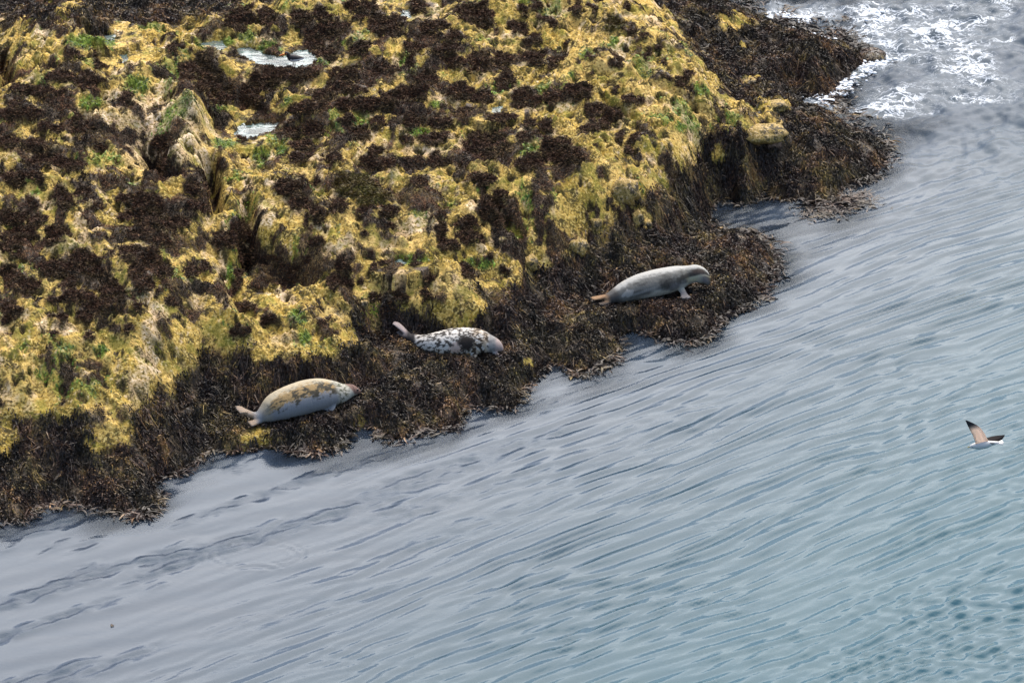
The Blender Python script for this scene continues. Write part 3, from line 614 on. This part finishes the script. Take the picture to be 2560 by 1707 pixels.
# kelp clumps adrift
def drift(px, py, wx_, wy_, n, lab):
    p = unproj([px], [py], [.004])[0]
    x = rng.normal(0, wx_*.7, n); y = rng.normal(0, wy_*.7, n); a = rng.normal(.3, .9, n); K = 4
    P = np.stack([np.c_[x+np.cos(a)*q*.04, y+np.sin(a)*q*.04, .006+.012*rng.random(n)] for q in range(K)], 1)
    S = np.c_[-np.sin(a), np.cos(a), rng.normal(0, .25, n)]*(.008+.008*rng.random((n, 1)))
    o = add('drifting_kelp', strips('drifting_kelp', P, S, np.array([.7, 1, .8, .2]), np.clip(rng.normal(.36, .22, n), 0, 1), M_KELP), M_KELP, label=lab, cat='seaweed', group='kelp clumps adrift near the shore')
    o.location = p
    if n < 20: o.scale = (.45, .5, .6)
for a in [(1845,590,.22,.20,260,'olive kelp raft afloat behind the grey seal'), (1900,650,.16,.22,160,'loose kelp fringe afloat right of the grey seal'), (1905,745,.10,.12,60,'small kelp scrap afloat below the loose kelp fringe'), (2140,500,.25,.3,260,'kelp raft trailing from the tip of the point'),
          (2050,530,.3,.25,220,'brown kelp raft at the mouth of the small inlet'), (2190,410,.2,.2,140,'kelp strands trailing off the outer tip of the point'), (2110,47,.14,.10,60,'dark kelp scrap in the foam off the point, furthest out'), (2100,92,.10,.06,30,'little dark kelp scrap behind the rock awash'), (950,1090,.10,.08,60,'brown kelp scrap at the water edge below the tan backed seal'),
          (277,1563,.02,.02,12,'tiny black speck alone on the smooth water'), (1020,1052,.14,.08,60,'brown kelp scrap afloat left of the shelf corner')]: drift(*a)  # the lone black speck is built from a few fronds

# foam thrown up where the swell meets the point
def foam_mat():
    m = NT('foam'); return m.done(m.bsdf((.74, .76, .77), .8, .2))
ico = bpy.data.meshes.new('tmp')
import bmesh
bm = bmesh.new(); bmesh.ops.create_icosphere(bm, subdivisions=1, radius=1); bm.verts.ensure_lookup_table()
IV = np.array([v.co[:] for v in bm.verts]); IF = np.array([[v.index for v in f.verts] for f in bm.faces]); bm.free(); bpy.data.meshes.remove(ico)
FL = [([(1976,222),(2010,228),(2040,240),(2070,262)], .07, 600), ([(2074,240),(2100,222),(2120,196),(2150,176),(2185,158),(2214,150)], .10, 1100), ([(1955,78),(1990,92),(2030,102),(2060,112),(2110,132)], .09, 600), ([(1888,50),(1925,62),(1950,74)], .06, 200),
      ([(1925,36),(1975,46),(2020,52)], .06, 260), ([(2155,40),(2180,22)], .12, 200)]
C = []; Rr = []
for pts, sp, n in FL:
    W3 = unproj([q[0] for q in pts], [q[1] for q in pts], [0]*len(pts)); seg = np.r_[0, np.cumsum(np.linalg.norm(np.diff(W3, axis=0), axis=1))]
    tt = rng.random(n)*seg[-1]; c = np.stack([np.interp(tt, seg, W3[:, i]) for i in range(3)], 1)
    c[:, :2] += rng.normal(0, sp, (n, 2))*np.array([1, 1.5]); c[:, 2] = np.abs(rng.normal(0, .02, n)); C.append(c); Rr.append(.012+.03*rng.random(n)**2)
C = np.concatenate(C); Rr = np.concatenate(Rr); n = len(C)
V = (C[:, None]+IV[None]*Rr[:, None, None]*np.array([1.4, 1.4, .7])).reshape(-1, 3); F = (IF[None]+np.arange(n)[:, None, None]*len(IV)).reshape(-1, 3)
add('sea_foam', mesh_np('sea_foam', V, F), foam_mat(), kind='stuff')['label'] = 'white foam where the swell breaks on the kelp point'

# ------------------------------------------------------------------ animals
def loft(rings, n=20):
    """rings: (x, y, z, ry, rz) along x; closed with end points"""
    Rg = np.array(rings, float); C = Rg[:, :3]; T = np.gradient(C, axis=0); T /= np.linalg.norm(T, axis=1)[:, None]
    up = np.array([0, 0, 1.]); side = np.cross(up, T); side /= np.linalg.norm(side, axis=1)[:, None]+1e-9; up2 = np.cross(T, side)
    a = np.linspace(0, 2*math.pi, n, endpoint=False)
    V = C[:, None]+side[:, None]*(np.cos(a)[None, :, None]*Rg[:, 3, None, None])+up2[:, None]*(np.sin(a)[None, :, None]*Rg[:, 4, None, None])
    m = len(Rg); V = V.reshape(-1, 3)
    i = np.arange(m-1)[:, None]*n; j = np.arange(n)[None]; jn = (j+1) % n
    F = [list(f) for f in np.stack([i+j, i+n+j, i+n+jn, i+jn], -1).reshape(-1, 4)]
    V = np.r_[V, [C[0]], [C[-1]]]
    F += [[m*n, int(k), int((k+1) % n)][::-1] for k in range(n)][::-1] and [[m*n, (k+1) % n, k] for k in range(n)]
    F += [[m*n+1, (m-1)*n+k, (m-1)*n+(k+1) % n] for k in range(n)]
    return V, F
def dense(r, k=40):
    r = np.array(r, float); t = np.linspace(0, 1, len(r)); tt = np.linspace(0, 1, k)
    out = []
    for c in range(r.shape[1]):
        m = np.gradient(r[:, c], t); y = np.zeros(k)
        i = np.clip(np.searchsorted(t, tt)-1, 0, len(t)-2); h = t[i+1]-t[i]; s = (tt-t[i])/h
        y = (2*s**3-3*s**2+1)*r[i, c]+(s**3-2*s**2+s)*h*m[i]+(-2*s**3+3*s**2)*r[i+1, c]+(s**3-s**2)*h*m[i+1]
        out.append(y)
    o = np.stack(out, 1); o[:, 3:] = np.maximum(o[:, 3:], .004); return o
def fuse(name, parts, voxel, smooth=4):
    Vs, Fs, o = [], [], 0
    for V, F in parts:
        Vs.append(V); Fs += [[q+o for q in f] for f in F]; o += len(V)
    me = bpy.data.meshes.new(name); me.from_pydata(np.concatenate(Vs).tolist(), [], Fs); me.update()
    ob = bpy.data.objects.new(name, me); COL.objects.link(ob)
    md = ob.modifiers.new('r', 'REMESH'); md.mode = 'VOXEL'; md.voxel_size = voxel; md.use_smooth_shade = True
    ms = ob.modifiers.new('s', 'SMOOTH'); ms.factor = .5; ms.iterations = smooth
    dg = bpy.context.evaluated_depsgraph_get(); m2 = bpy.data.meshes.new_from_object(ob.evaluated_get(dg))
    bpy.data.objects.remove(ob); bpy.data.meshes.remove(me); m2.name = name
    co = np.zeros(len(m2.vertices)*3, np.float32); m2.vertices.foreach_get('co', co)
    m2.polygons.foreach_set('use_smooth', np.ones(len(m2.polygons), bool))
    return m2, co.reshape(-1, 3)
def coat_mat(name):
    m = NT(name); c = m.attr('coat', True); n = m.noise(m.co((1, 2.5, 2.5)), 60, 3, .6)
    c2 = m.mix(m.map(n, .3, .7, 0, .22), c, (.05, .045, .04))
    wr = m.noise(m.co((1.0, .35, .35)), 16, 4, .6, .6)
    return m.done(m.bsdf(c2, .7, .08, nrm=m.bump(m.math('ADD', m.math('MULTIPLY', n, .3), wr), .5, .03)))
def setcoat(me, C, k_=.47):
    C = C*k_
    a = me.attributes.new('coat', 'FLOAT_COLOR', 'POINT'); a.data.foreach_set('color', np.c_[C, np.ones(len(C))].astype(np.float32).ravel())
def lerp(A, B, t): return A*(1-t[:, None])+np.array(B)[None]*t[:, None]
def rings_from(tab, zoff=0., ext=1.0, ysh=None):
    out = []
    for k, q in enumerate(tab):
        x, e = q[0], q[1]*ext; y = q[2] if len(q) > 2 else 0.; dz = q[3] if len(q) > 3 else 0.
        out.append((x, y, e*.475*.93+dz, e*.59, e*.475))
    return out
M_DARK = NT('eye_dark'); M_DARK = M_DARK.done(M_DARK.bsdf((.01, .008, .008), .15, .5))
def eyes(t, pts, r=.018):
    V = IV*r
    for p in pts: o = add('eye', mesh_np('eye', V, IF), M_DARK, t); o.location = p
def flip(pts, n=12): return loft(dense(pts, 14), n)
def place(o, s, L0):
    o.location = s['c']+np.array([0, 0, -.015]); o.rotation_euler = (0, -s['pitch'], R(s['rot']))
# 1: tan backed seal, belly pale, head at the far right end
s = SEALS[0]; k = 1.10
B = rings_from([(.20*k, .10, 0, .06), (.30*k, .20, 0, .03), (.42*k, .34), (.57*k, .47), (.75*k, .53), (.95*k, .56), (1.15*k, .565), (1.33*k, .53), (1.51*k, .44), (1.66*k, .345), (1.76*k, .265, 0, .03), (1.84*k, .215, 0, .05), (1.90*k, .16, 0, .05), (1.96*k, .09, 0, .05), (1.985*k, .05, 0, .05)])
off = 1.0*k
B = [(a, b, c, d*1.0, e) for a, b, c, d, e in B]
def shift(r): r = np.array(r, float); r[:, 0] -= off; return r
def sh(pts): return [(a-off, *b) for a, *b in pts]
parts = [loft(shift(dense(B, 60)), 28),
         flip(sh([(.30*k, .03, .12, .06, .06), (.20*k, .08, .15, .075, .05), (.12*k, .12, .21, .11, .035), (.05, .14, .25, .13, .022), (.01, .15, .26, .12, .012)])),
         flip(sh([(.30*k, -.05, .09, .06, .06), (.20*k, -.07, .08, .07, .045), (.13*k, -.09, .09, .10, .03), (.08, -.09, .10, .11, .016)])),
         *[flip(sh([(.13, .14+d, .235, .026, .026), (.05, .15+d*1.15, .262, .026, .024), (-.02+abs(d)*.25, .155+d*1.25, .27, .018, .014)]), 8) for d in (-.10, -.05, 0., .05, .10)],
         flip(sh([(1.45*k, -.20, .10, .05, .05), (1.38*k, -.25, .05, .07, .03), (1.28*k, -.27, .03, .06, .02), (1.22*k, -.27, .03, .03, .012)]))]
me, co = fuse('seal', parts, .016)
x = co[:, 0]+off; ex = np.interp(x, [b[0] for b in B], [b[4]/.475 for b in B]); vv = (co[:, 1]*.438+(co[:, 2]-ex*.44)*.9)/(ex*.5+1e-3)
nn = fbm(x*6, co[:, 1]*8+co[:, 2]*7, 4, 601, .65); nf = fbm(x*15, co[:, 1]*17+co[:, 2]*15, 3, 605, .65)
Cc = np.tile([.46, .47, .49], (len(co), 1))
tan = lerp(np.tile([.62, .42, .19], (len(co), 1)), [.115, .10, .07], sstep(-.22, .22, nn+.30*sstep(1.0, 1.5, x)+.45*nf-.5*vv*.4)); tan = lerp(tan, [.95, .82, .58], sstep(.62, .92, vv+.15*nf)*.85)  # last mix paints a lit top rim into the coat colour
mk = sstep(-.14, .10, vv+.22*nf+.2*nn)*sstep(.30, .45, x); Cc = Cc*(1-mk[:, None])+tan*mk[:, None]
nk = sstep(1.62, 1.74, x); Cc = lerp(Cc, [.82, .78, .65], nk); Cc = lerp(Cc, [.22, .22, .15], nk*sstep(.0, .25, nf)*sstep(2.02, 1.9, x))
hd = sstep(1.98, 2.03, x+.06*vv); Cc = lerp(Cc, [.34, .21, .17], hd*sstep(-.35, -.1, vv)); Cc = lerp(Cc, [.10, .055, .045], hd*sstep(.25, .0, np.abs(x-2.03)/.05))
Cc = lerp(Cc, [.60, .44, .30], sstep(.30, .18, x)*(.6+.4*sstep(-.2, .2, np.sin(co[:, 1]*110)))); Cc = lerp(Cc, [.5, .47, .38], sstep(.3, .38, x)*sstep(.52, .42, x)*.6)
setcoat(me, Cc); CM = coat_mat('seal_coat')
o1 = add('seal', me, CM, label='tan backed seal with pale belly lying on kelp nearest the water', cat='seal', group='seals hauled out on the kelp'); place(o1, s, 0)
eyes(o1, [(1.91*k-off, -.085, .17), (1.91*k-off, .085, .17)], .022)
o = add('nose', mesh_np('nose', IV*np.array([.016, .022, .016]), IF), M_DARK, o1); o.location = (1.985*k-off+.02, 0, .085)
# 2: mottled seal
s = SEALS[1]; off = .93
yb = lambda x: .40*max(0, (.62-x)/.62)**1.3-.10*math.exp(-((x-.85)/.3)**2)
B = rings_from([(x_, e, yb(x_), dz) for x_, e, dz in [(.20, .10, .06), (.30, .13, .05), (.40, .18, .03), (.52, .26, 0), (.69, .35, 0), (.89, .43, 0), (1.09, .46, 0), (1.29, .455, .01), (1.47, .42, .02), (1.60, .345, .03), (1.70, .28, .04), (1.78, .22, .04), (1.84, .13, .04), (1.87, .06, .04)]])
parts = [loft(shift(dense(B, 60)), 28),
         flip(sh([(.30, yb(.3), .12, .05, .05), (.20, yb(.2)+.02, .16, .055, .03), (.08, yb(.1)+.06, .21, .07, .02), (.0, .44, .23, .07, .012), (-.02, .45, .23, .04, .008)])),
         flip(sh([(.30, yb(.3)-.02, .09, .05, .05), (.20, yb(.2)-.03, .09, .055, .03), (.12, yb(.1)-.02, .10, .06, .02), (.06, .34, .12, .06, .012)])),
         flip(sh([(1.42, -.20, .10, .05, .05), (1.40, -.26, .06, .065, .03), (1.34, -.31, .035, .06, .018), (1.28, -.34, .03, .03, .01)])),
         flip(sh([(1.72, -.10, .06, .05, .05), (1.82, -.15, .035, .05, .03), (1.90, -.17, .03, .05, .02)]))]
me, co = fuse('seal', parts, .015)
x = co[:, 0]+off; ex = np.interp(x, [b[0] for b in B], [b[4]/.475 for b in B]); yc = np.array([yb(q) for q in x]); vv = ((co[:, 1]-yc)*.438+(co[:, 2]-ex*.44)*.9)/(ex*.5+1e-3)
nf = fbm(x*11, co[:, 1]*14+co[:, 2]*12, 3, 611, .7); nn = fbm(x*6, co[:, 1]*8+co[:, 2]*7, 2, 615)
Cc = np.tile([1.0, .93, .83], (len(co), 1))
Cc = lerp(Cc, [.06, .052, .046], sstep(-.07, .13, nf+.35*nn)*.96)
Cc = lerp(Cc, [.48, .34, .19], sstep(1.3, 1.4, x)*sstep(1.66, 1.58, x)*sstep(.2, -.2, nn)*.7); Cc = lerp(Cc, [.07, .05, .035], sstep(1.28, 1.36, x)*sstep(1.66, 1.58, x)*sstep(.0, .15, nf-.1*nn)*.9)
d = np.hypot((x-1.24)/.13, (vv+.15)/.55); Cc = lerp(Cc, [.045, .035, .03], sstep(1.15, .85, d+.7*nf))
d = np.hypot((x-1.08)/.09, (vv+.5)/.4); Cc = lerp(Cc, [.85, .64, .53], sstep(1.2, .6, d+.6*nf))
hd = sstep(1.60, 1.66, x); Cc = lerp(Cc, [.34, .33, .32], hd*.85); Cc = lerp(Cc, [.58, .46, .42], hd*sstep(1.72, 1.78, x))
Cc = lerp(Cc, [.06, .055, .055], sstep(.42, .34, x)); Cc = lerp(Cc, [.62, .50, .46], sstep(.26, .18, x)*sstep(.10, .16, co[:, 2]))
setcoat(me, Cc, .58)
o2 = add('seal', me, CM, label='black and white mottled seal curled on the kelp between the other two', cat='seal', group='seals hauled out on the kelp'); place(o2, s, 0)
eyes(o2, [(1.76-off, -.095, .18), (1.76-off, .09, .18)], .022)
o = add('nose', mesh_np('nose', IV*np.array([.014, .022, .014]), IF), M_DARK, o2); o.location = (1.885-off, 0, .075)
# 3: plain grey seal, fore flipper held down, head turned at the far right end
s = SEALS[2]; k = 1.09; off = 1.0*k
yb = lambda x: -.20*max(0, (x-1.72)/.4)**1.5
B = rings_from([(x_*k, e, yb(x_*k), dz) for x_, e, dz in [(.18, .10, .05), (.25, .18, .02), (.42, .29, 0), (.57, .37, 0), (.82, .45, 0), (1.12, .47, .01), (1.35, .45, .03), (1.52, .41, .06), (1.62, .35, .10), (1.70, .32, .13), (1.78, .315, .15), (1.86, .28, .13), (1.92, .20, .09), (1.96, .10, .06)]])
parts = [loft(shift(dense(B, 60)), 28),
         flip(sh([(.28*k, .04, .12, .05, .05), (.18*k, .05, .12, .06, .035), (.08*k, .06, .12, .075, .022), (.0, .07, .12, .07, .014), (-.03, .07, .11, .04, .008)])),
         flip(sh([(.28*k, -.05, .09, .05, .05), (.20*k, -.06, .06, .06, .035), (.12*k, -.06, .05, .07, .022), (.05, -.06, .06, .06, .012)])),
         flip([(1.46*k-off, -.17, .13, .07, .06), (1.465*k-off, -.26, .08, .06, .035), (1.455*k-off, -.34, .05, .075, .024), (1.44*k-off, -.41, .04, .11, .016), (1.43*k-off, -.45, .035, .09, .010)])]
me, co = fuse('seal', parts, .015)
x = co[:, 0]+off; ex = np.interp(x, [b[0] for b in B], [b[4]/.475 for b in B]); vv = (co[:, 1]*.438+(co[:, 2]-ex*.44-.1*sstep(1.4, 1.9, x))*.9)/(ex*.5+1e-3)
nf = fbm(x*12, co[:, 1]*13+co[:, 2]*12, 2, 621); nn = fbm(x*3.5, co[:, 1]*5+co[:, 2]*5, 3, 625)
Cc = np.tile([.30, .295, .27], (len(co), 1))
Cc = lerp(Cc, [.17, .165, .15], sstep(.0, .35, nn)*.8); Cc = lerp(Cc, [.95, .93, .86], sstep(.48, .90, vv+.12*nf)*.95)  # white along the top: rim light painted into the coat
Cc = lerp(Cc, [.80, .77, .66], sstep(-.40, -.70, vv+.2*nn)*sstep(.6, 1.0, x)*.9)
Cc = lerp(Cc, [.46, .45, .42], sstep(.15, .05, np.abs(vv+.45-.35*(x-.5)))*sstep(.5, .6, x)*sstep(1.15, 1.0, x)*.7)
Cc = lerp(Cc, [.075, .07, .062], sstep(.95, 1.45, x+.3*nn)*sstep(.46, .10, np.abs(vv+.05-(x-1.5)*.5)+.25*nf)*.92)
Cc = lerp(Cc, [.10, .075, .065], sstep(1.75, 1.86, x)*sstep(2.08, 2.0, x)*sstep(.36, .16, np.abs(vv-.28)))
Cc = lerp(Cc, [.88, .82, .56], sstep(1.65, 1.8, x)*sstep(-.05, -.25, vv)*sstep(-.75, -.55, vv)); Cc = lerp(Cc, [.12, .09, .04], sstep(1.93, 2.02, x)*sstep(-.2, -.45, vv))
Cc = lerp(Cc, [.11, .10, .095], sstep(.46, .36, x)*.85); Cc = lerp(Cc, [.75, .72, .66], sstep(.2, .05, np.hypot((x-.55)/.12, (vv+.1)/.5)-.6+.4*nf)*.7); Cc = lerp(Cc, [.66, .40, .22], sstep(.28, .20, x)*sstep(.06, .10, co[:, 2]))
fl = sstep(-.24, -.30, co[:, 1])*sstep(1.3, 1.4, x); Cc = lerp(Cc, [.42, .39, .39], fl)
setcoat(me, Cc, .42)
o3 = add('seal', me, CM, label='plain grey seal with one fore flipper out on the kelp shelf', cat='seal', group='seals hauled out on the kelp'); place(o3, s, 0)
eyes(o3, [(1.90*k-off, -.17, .24), (1.90*k-off, .02, .26)], .022)
o = add('nose', mesh_np('nose', IV*np.array([.014, .022, .014]), IF), M_DARK, o3); o.location = (1.97*k-off, -.13, .13)

def flat_mat(name, c, rough=.6, tip=None, ax=0, a=0, b=1):
    m = NT(name); n = m.noise(m.co(), 40, 3); col = m.mix(m.map(n, .3, .7, 0, .3), c, tuple(q*.7 for q in c))
    if tip:
        col = m.mix(m.map(m.attr('tipf'), a, b), col, tip)
    b = m.bsdf(col, rough, .3 if rough < .7 else .05)
    if name == 'gull_wing':                                  # thin feathers let the sky glow through
        tl = m.n('BsdfTranslucent'); m.lk(col, tl.inputs[0]); ms = m.n('MixShader'); ms.inputs[0].default_value = .5
        m.lk(b, ms.inputs[1]); m.lk(tl.outputs[0], ms.inputs[2]); return m.done(ms.outputs[0])
    return m.done(b)
def pmesh(name, V, F, attrs=None):
    me = bpy.data.meshes.new(name); me.from_pydata(np.asarray(V).tolist(), [], [list(map(int, f)) for f in F]); me.update()
    me.polygons.foreach_set('use_smooth', np.ones(len(me.polygons), bool))
    for k_, v_ in (attrs or {}).items():
        q = me.attributes.new(k_, 'FLOAT', 'POINT'); q.data.foreach_set('value', np.asarray(v_, np.float32))
    return me
W_ = flat_mat('white_feathers', (.56, .54, .51)); BK = flat_mat('black_feathers', (.018, .016, .017)); OR = flat_mat('orange_bill', (.75, .14, .03), .4); PK = flat_mat('pink_leg', (.42, .13, .12), .5)
# wading bird at the pool edge
fp = march(736, 170, np.maximum(H, pool_obj[1][1]))
t = bpy.data.objects.new('wading_bird', None); COL.objects.link(t); zp1 = pool_obj[1][1]; fp = np.array([fp[0], fp[1], max(fp[2], zp1+.02)]); t.location = fp; t['label'] = 'black and white wading bird with orange bill at the upper tide pool'; t['category'] = 'bird'
t.rotation_euler = (0, 0, R(8)); t.scale = (1.12, 1.12, 1.12)
b1 = loft(dense([(-.10, 0, .17, .02, .02), (-.085, 0, .168, .045, .048), (-.04, 0, .155, .062, .062), (.03, 0, .145, .062, .058), (.09, 0, .142, .045, .038), (.14, 0, .140, .028, .018), (.165, 0, .14, .02, .008)], 24), 16)
b2 = loft(dense([(-.06, 0, .15, .04, .05), (-.085, 0, .185, .034, .04), (-.10, 0, .215, .032, .034), (-.118, 0, .238, .034, .034), (-.140, 0, .236, .028, .028), (-.155, 0, .232, .01, .01)], 20), 14)
me, co = fuse('body', [b1, b2], .006, 3)
dk = sstep(.142, .152, co[:, 2]+.02*sstep(.0, -.1, co[:, 0])+.018*sstep(-.04, -.07, co[:, 0])); sh_ = sstep(.02, .008, np.hypot(co[:, 0]+.058, (co[:, 2]-.135)*.8))
tailw = sstep(.07, .085, co[:, 0])*sstep(.125, .115, co[:, 0])*sstep(.150, .142, co[:, 2])
Cb = lerp(np.tile([.80, .79, .77], (len(co), 1)), [.022, .019, .02], dk); Cb = lerp(Cb, [.82, .8, .78], np.maximum(sh_, tailw)); setcoat(me, Cb, 1.)
mb = NT('bird_plumage'); mb = mb.done(mb.bsdf(mb.attr('coat', True), .6, .3)); add('body', me, mb, t)
V, F = loft(dense([(-.150, 0, .233, .012, .013), (-.19, 0, .222, .009, .011), (-.235, 0, .208, .004, .005)], 8), 8); add('bill', pmesh('bill', V, F), OR, t)
for yy, xx in ((-.022, .005), (.022, -.02)):
    V, F = loft([(xx, yy, .12, .010, .010), (xx+.006, yy, .06, .008, .008), (xx-.002, yy, -.01, .008, .008), (xx-.03, yy, -.012, .012, .005)], 8); add('leg', pmesh('leg', V, F), PK, t)
for yy in (-.03, .03): o = add('eye', mesh_np('eye', IV*.007, IF), OR, t); o.location = (-.128, yy, .243)
# gull over the water
p = unproj([2462], [1110], [3.5])[0]
t = bpy.data.objects.new('flying_gull', None); COL.objects.link(t); t.location = p; t['label'] = 'white gull with dark wing tips flying low over rippled water'; t['category'] = 'bird'
bd = loft(dense([(-.235, 0, -.045, .006, .006), (-.205, 0, -.04, .028, .03), (-.17, 0, -.034, .04, .042), (-.10, 0, -.022, .062, .062), (0, 0, -.006, .066, .064), (.10, 0, .012, .045, .04), (.18, 0, .026, .03, .022), (.215, 0, .032, .02, .012)], 28), 16)
add('body', pmesh('body', *bd), W_, t)
V, F = loft(dense([(-.225, 0, -.043, .010, .011), (-.262, 0, -.055, .004, .005)], 6), 8); add('bill', pmesh('bill', V, F), flat_mat('yellow_bill', (.45, .33, .06)), t)
def wing(name, root, mid, tip, chord, back, mat, thick=.012):
    pts = [np.array(q, float) for q in (root, mid, tip)]; n = 16; V = []; F = []; tf = []
    back = np.array(back, float)
    for i in range(n):
        q = i/(n-1); c = (1-q)**2*pts[0]+2*q*(1-q)*pts[1]+q*q*pts[2]
        ch = chord*(1-.30*q-.62*max(0, (q-.55)/.45)**1.6)
        d = (pts[2]-pts[0]); nrm = np.cross(d, back); nrm /= np.linalg.norm(nrm)
        th = thick*(1-.8*q)
        for u, hh in ((-.42, 0), (-.2, 1), (.1, .8), (.58, 0), (.1, -.5), (-.2, -.6)):
            V.append(c+back*ch*u+nrm*th*hh); tf.append(q)
    for i in range(n-1):
        for j in range(6): a, b = i*6+j, i*6+(j+1) % 6; F.append([a, b, b+6, a+6])
    F.append(list(range(6))[::-1]); F.append([(n-1)*6+j for j in range(6)])
    return pmesh(name, V, F, dict(tipf=tf))
GW = flat_mat('gull_wing', (.86, .72, .61), .6, (.05, .045, .05), 0, .52, .80); GD = flat_mat('gull_dark_wing', (.022, .018, .017), .95, (.012, .011, .012), 0, .5, .9)
bk = np.array([.93, .10, .18]); bk /= np.linalg.norm(bk)
add('wing', wing('wing', (-.06, -.02, .02), (-.12, -.06, .27), (-.315, -.10, .46), .20, bk, GW), GW, t)
bk2 = np.array([.80, -.50, -.10]); bk2 /= np.linalg.norm(bk2)
add('wing', wing('wing', (.02, .0, .045), (.12, .08, .05), (.32, .27, .02), .21, bk2, GD), GD, t)['label'] = 'dark far wing spread away'
V = [(.15, -.03, .022), (.15, .03, .022), (.27, .075, .034), (.285, 0, .038), (.27, -.075, .034)]; V = V+[(a, b, c-.008) for a, b, c in V]
F = [(0, 1, 2, 3, 4), (9, 8, 7, 6, 5)]+[(i, i+5, (i+1) % 5+5, (i+1) % 5) for i in range(5)]
add('tail', pmesh('tail', V, F), W_, t)
for yy in (-.034, .034): o = add('eye', mesh_np('eye', IV*.007, IF), M_DARK, t); o.location = (-.195, yy, -.03)
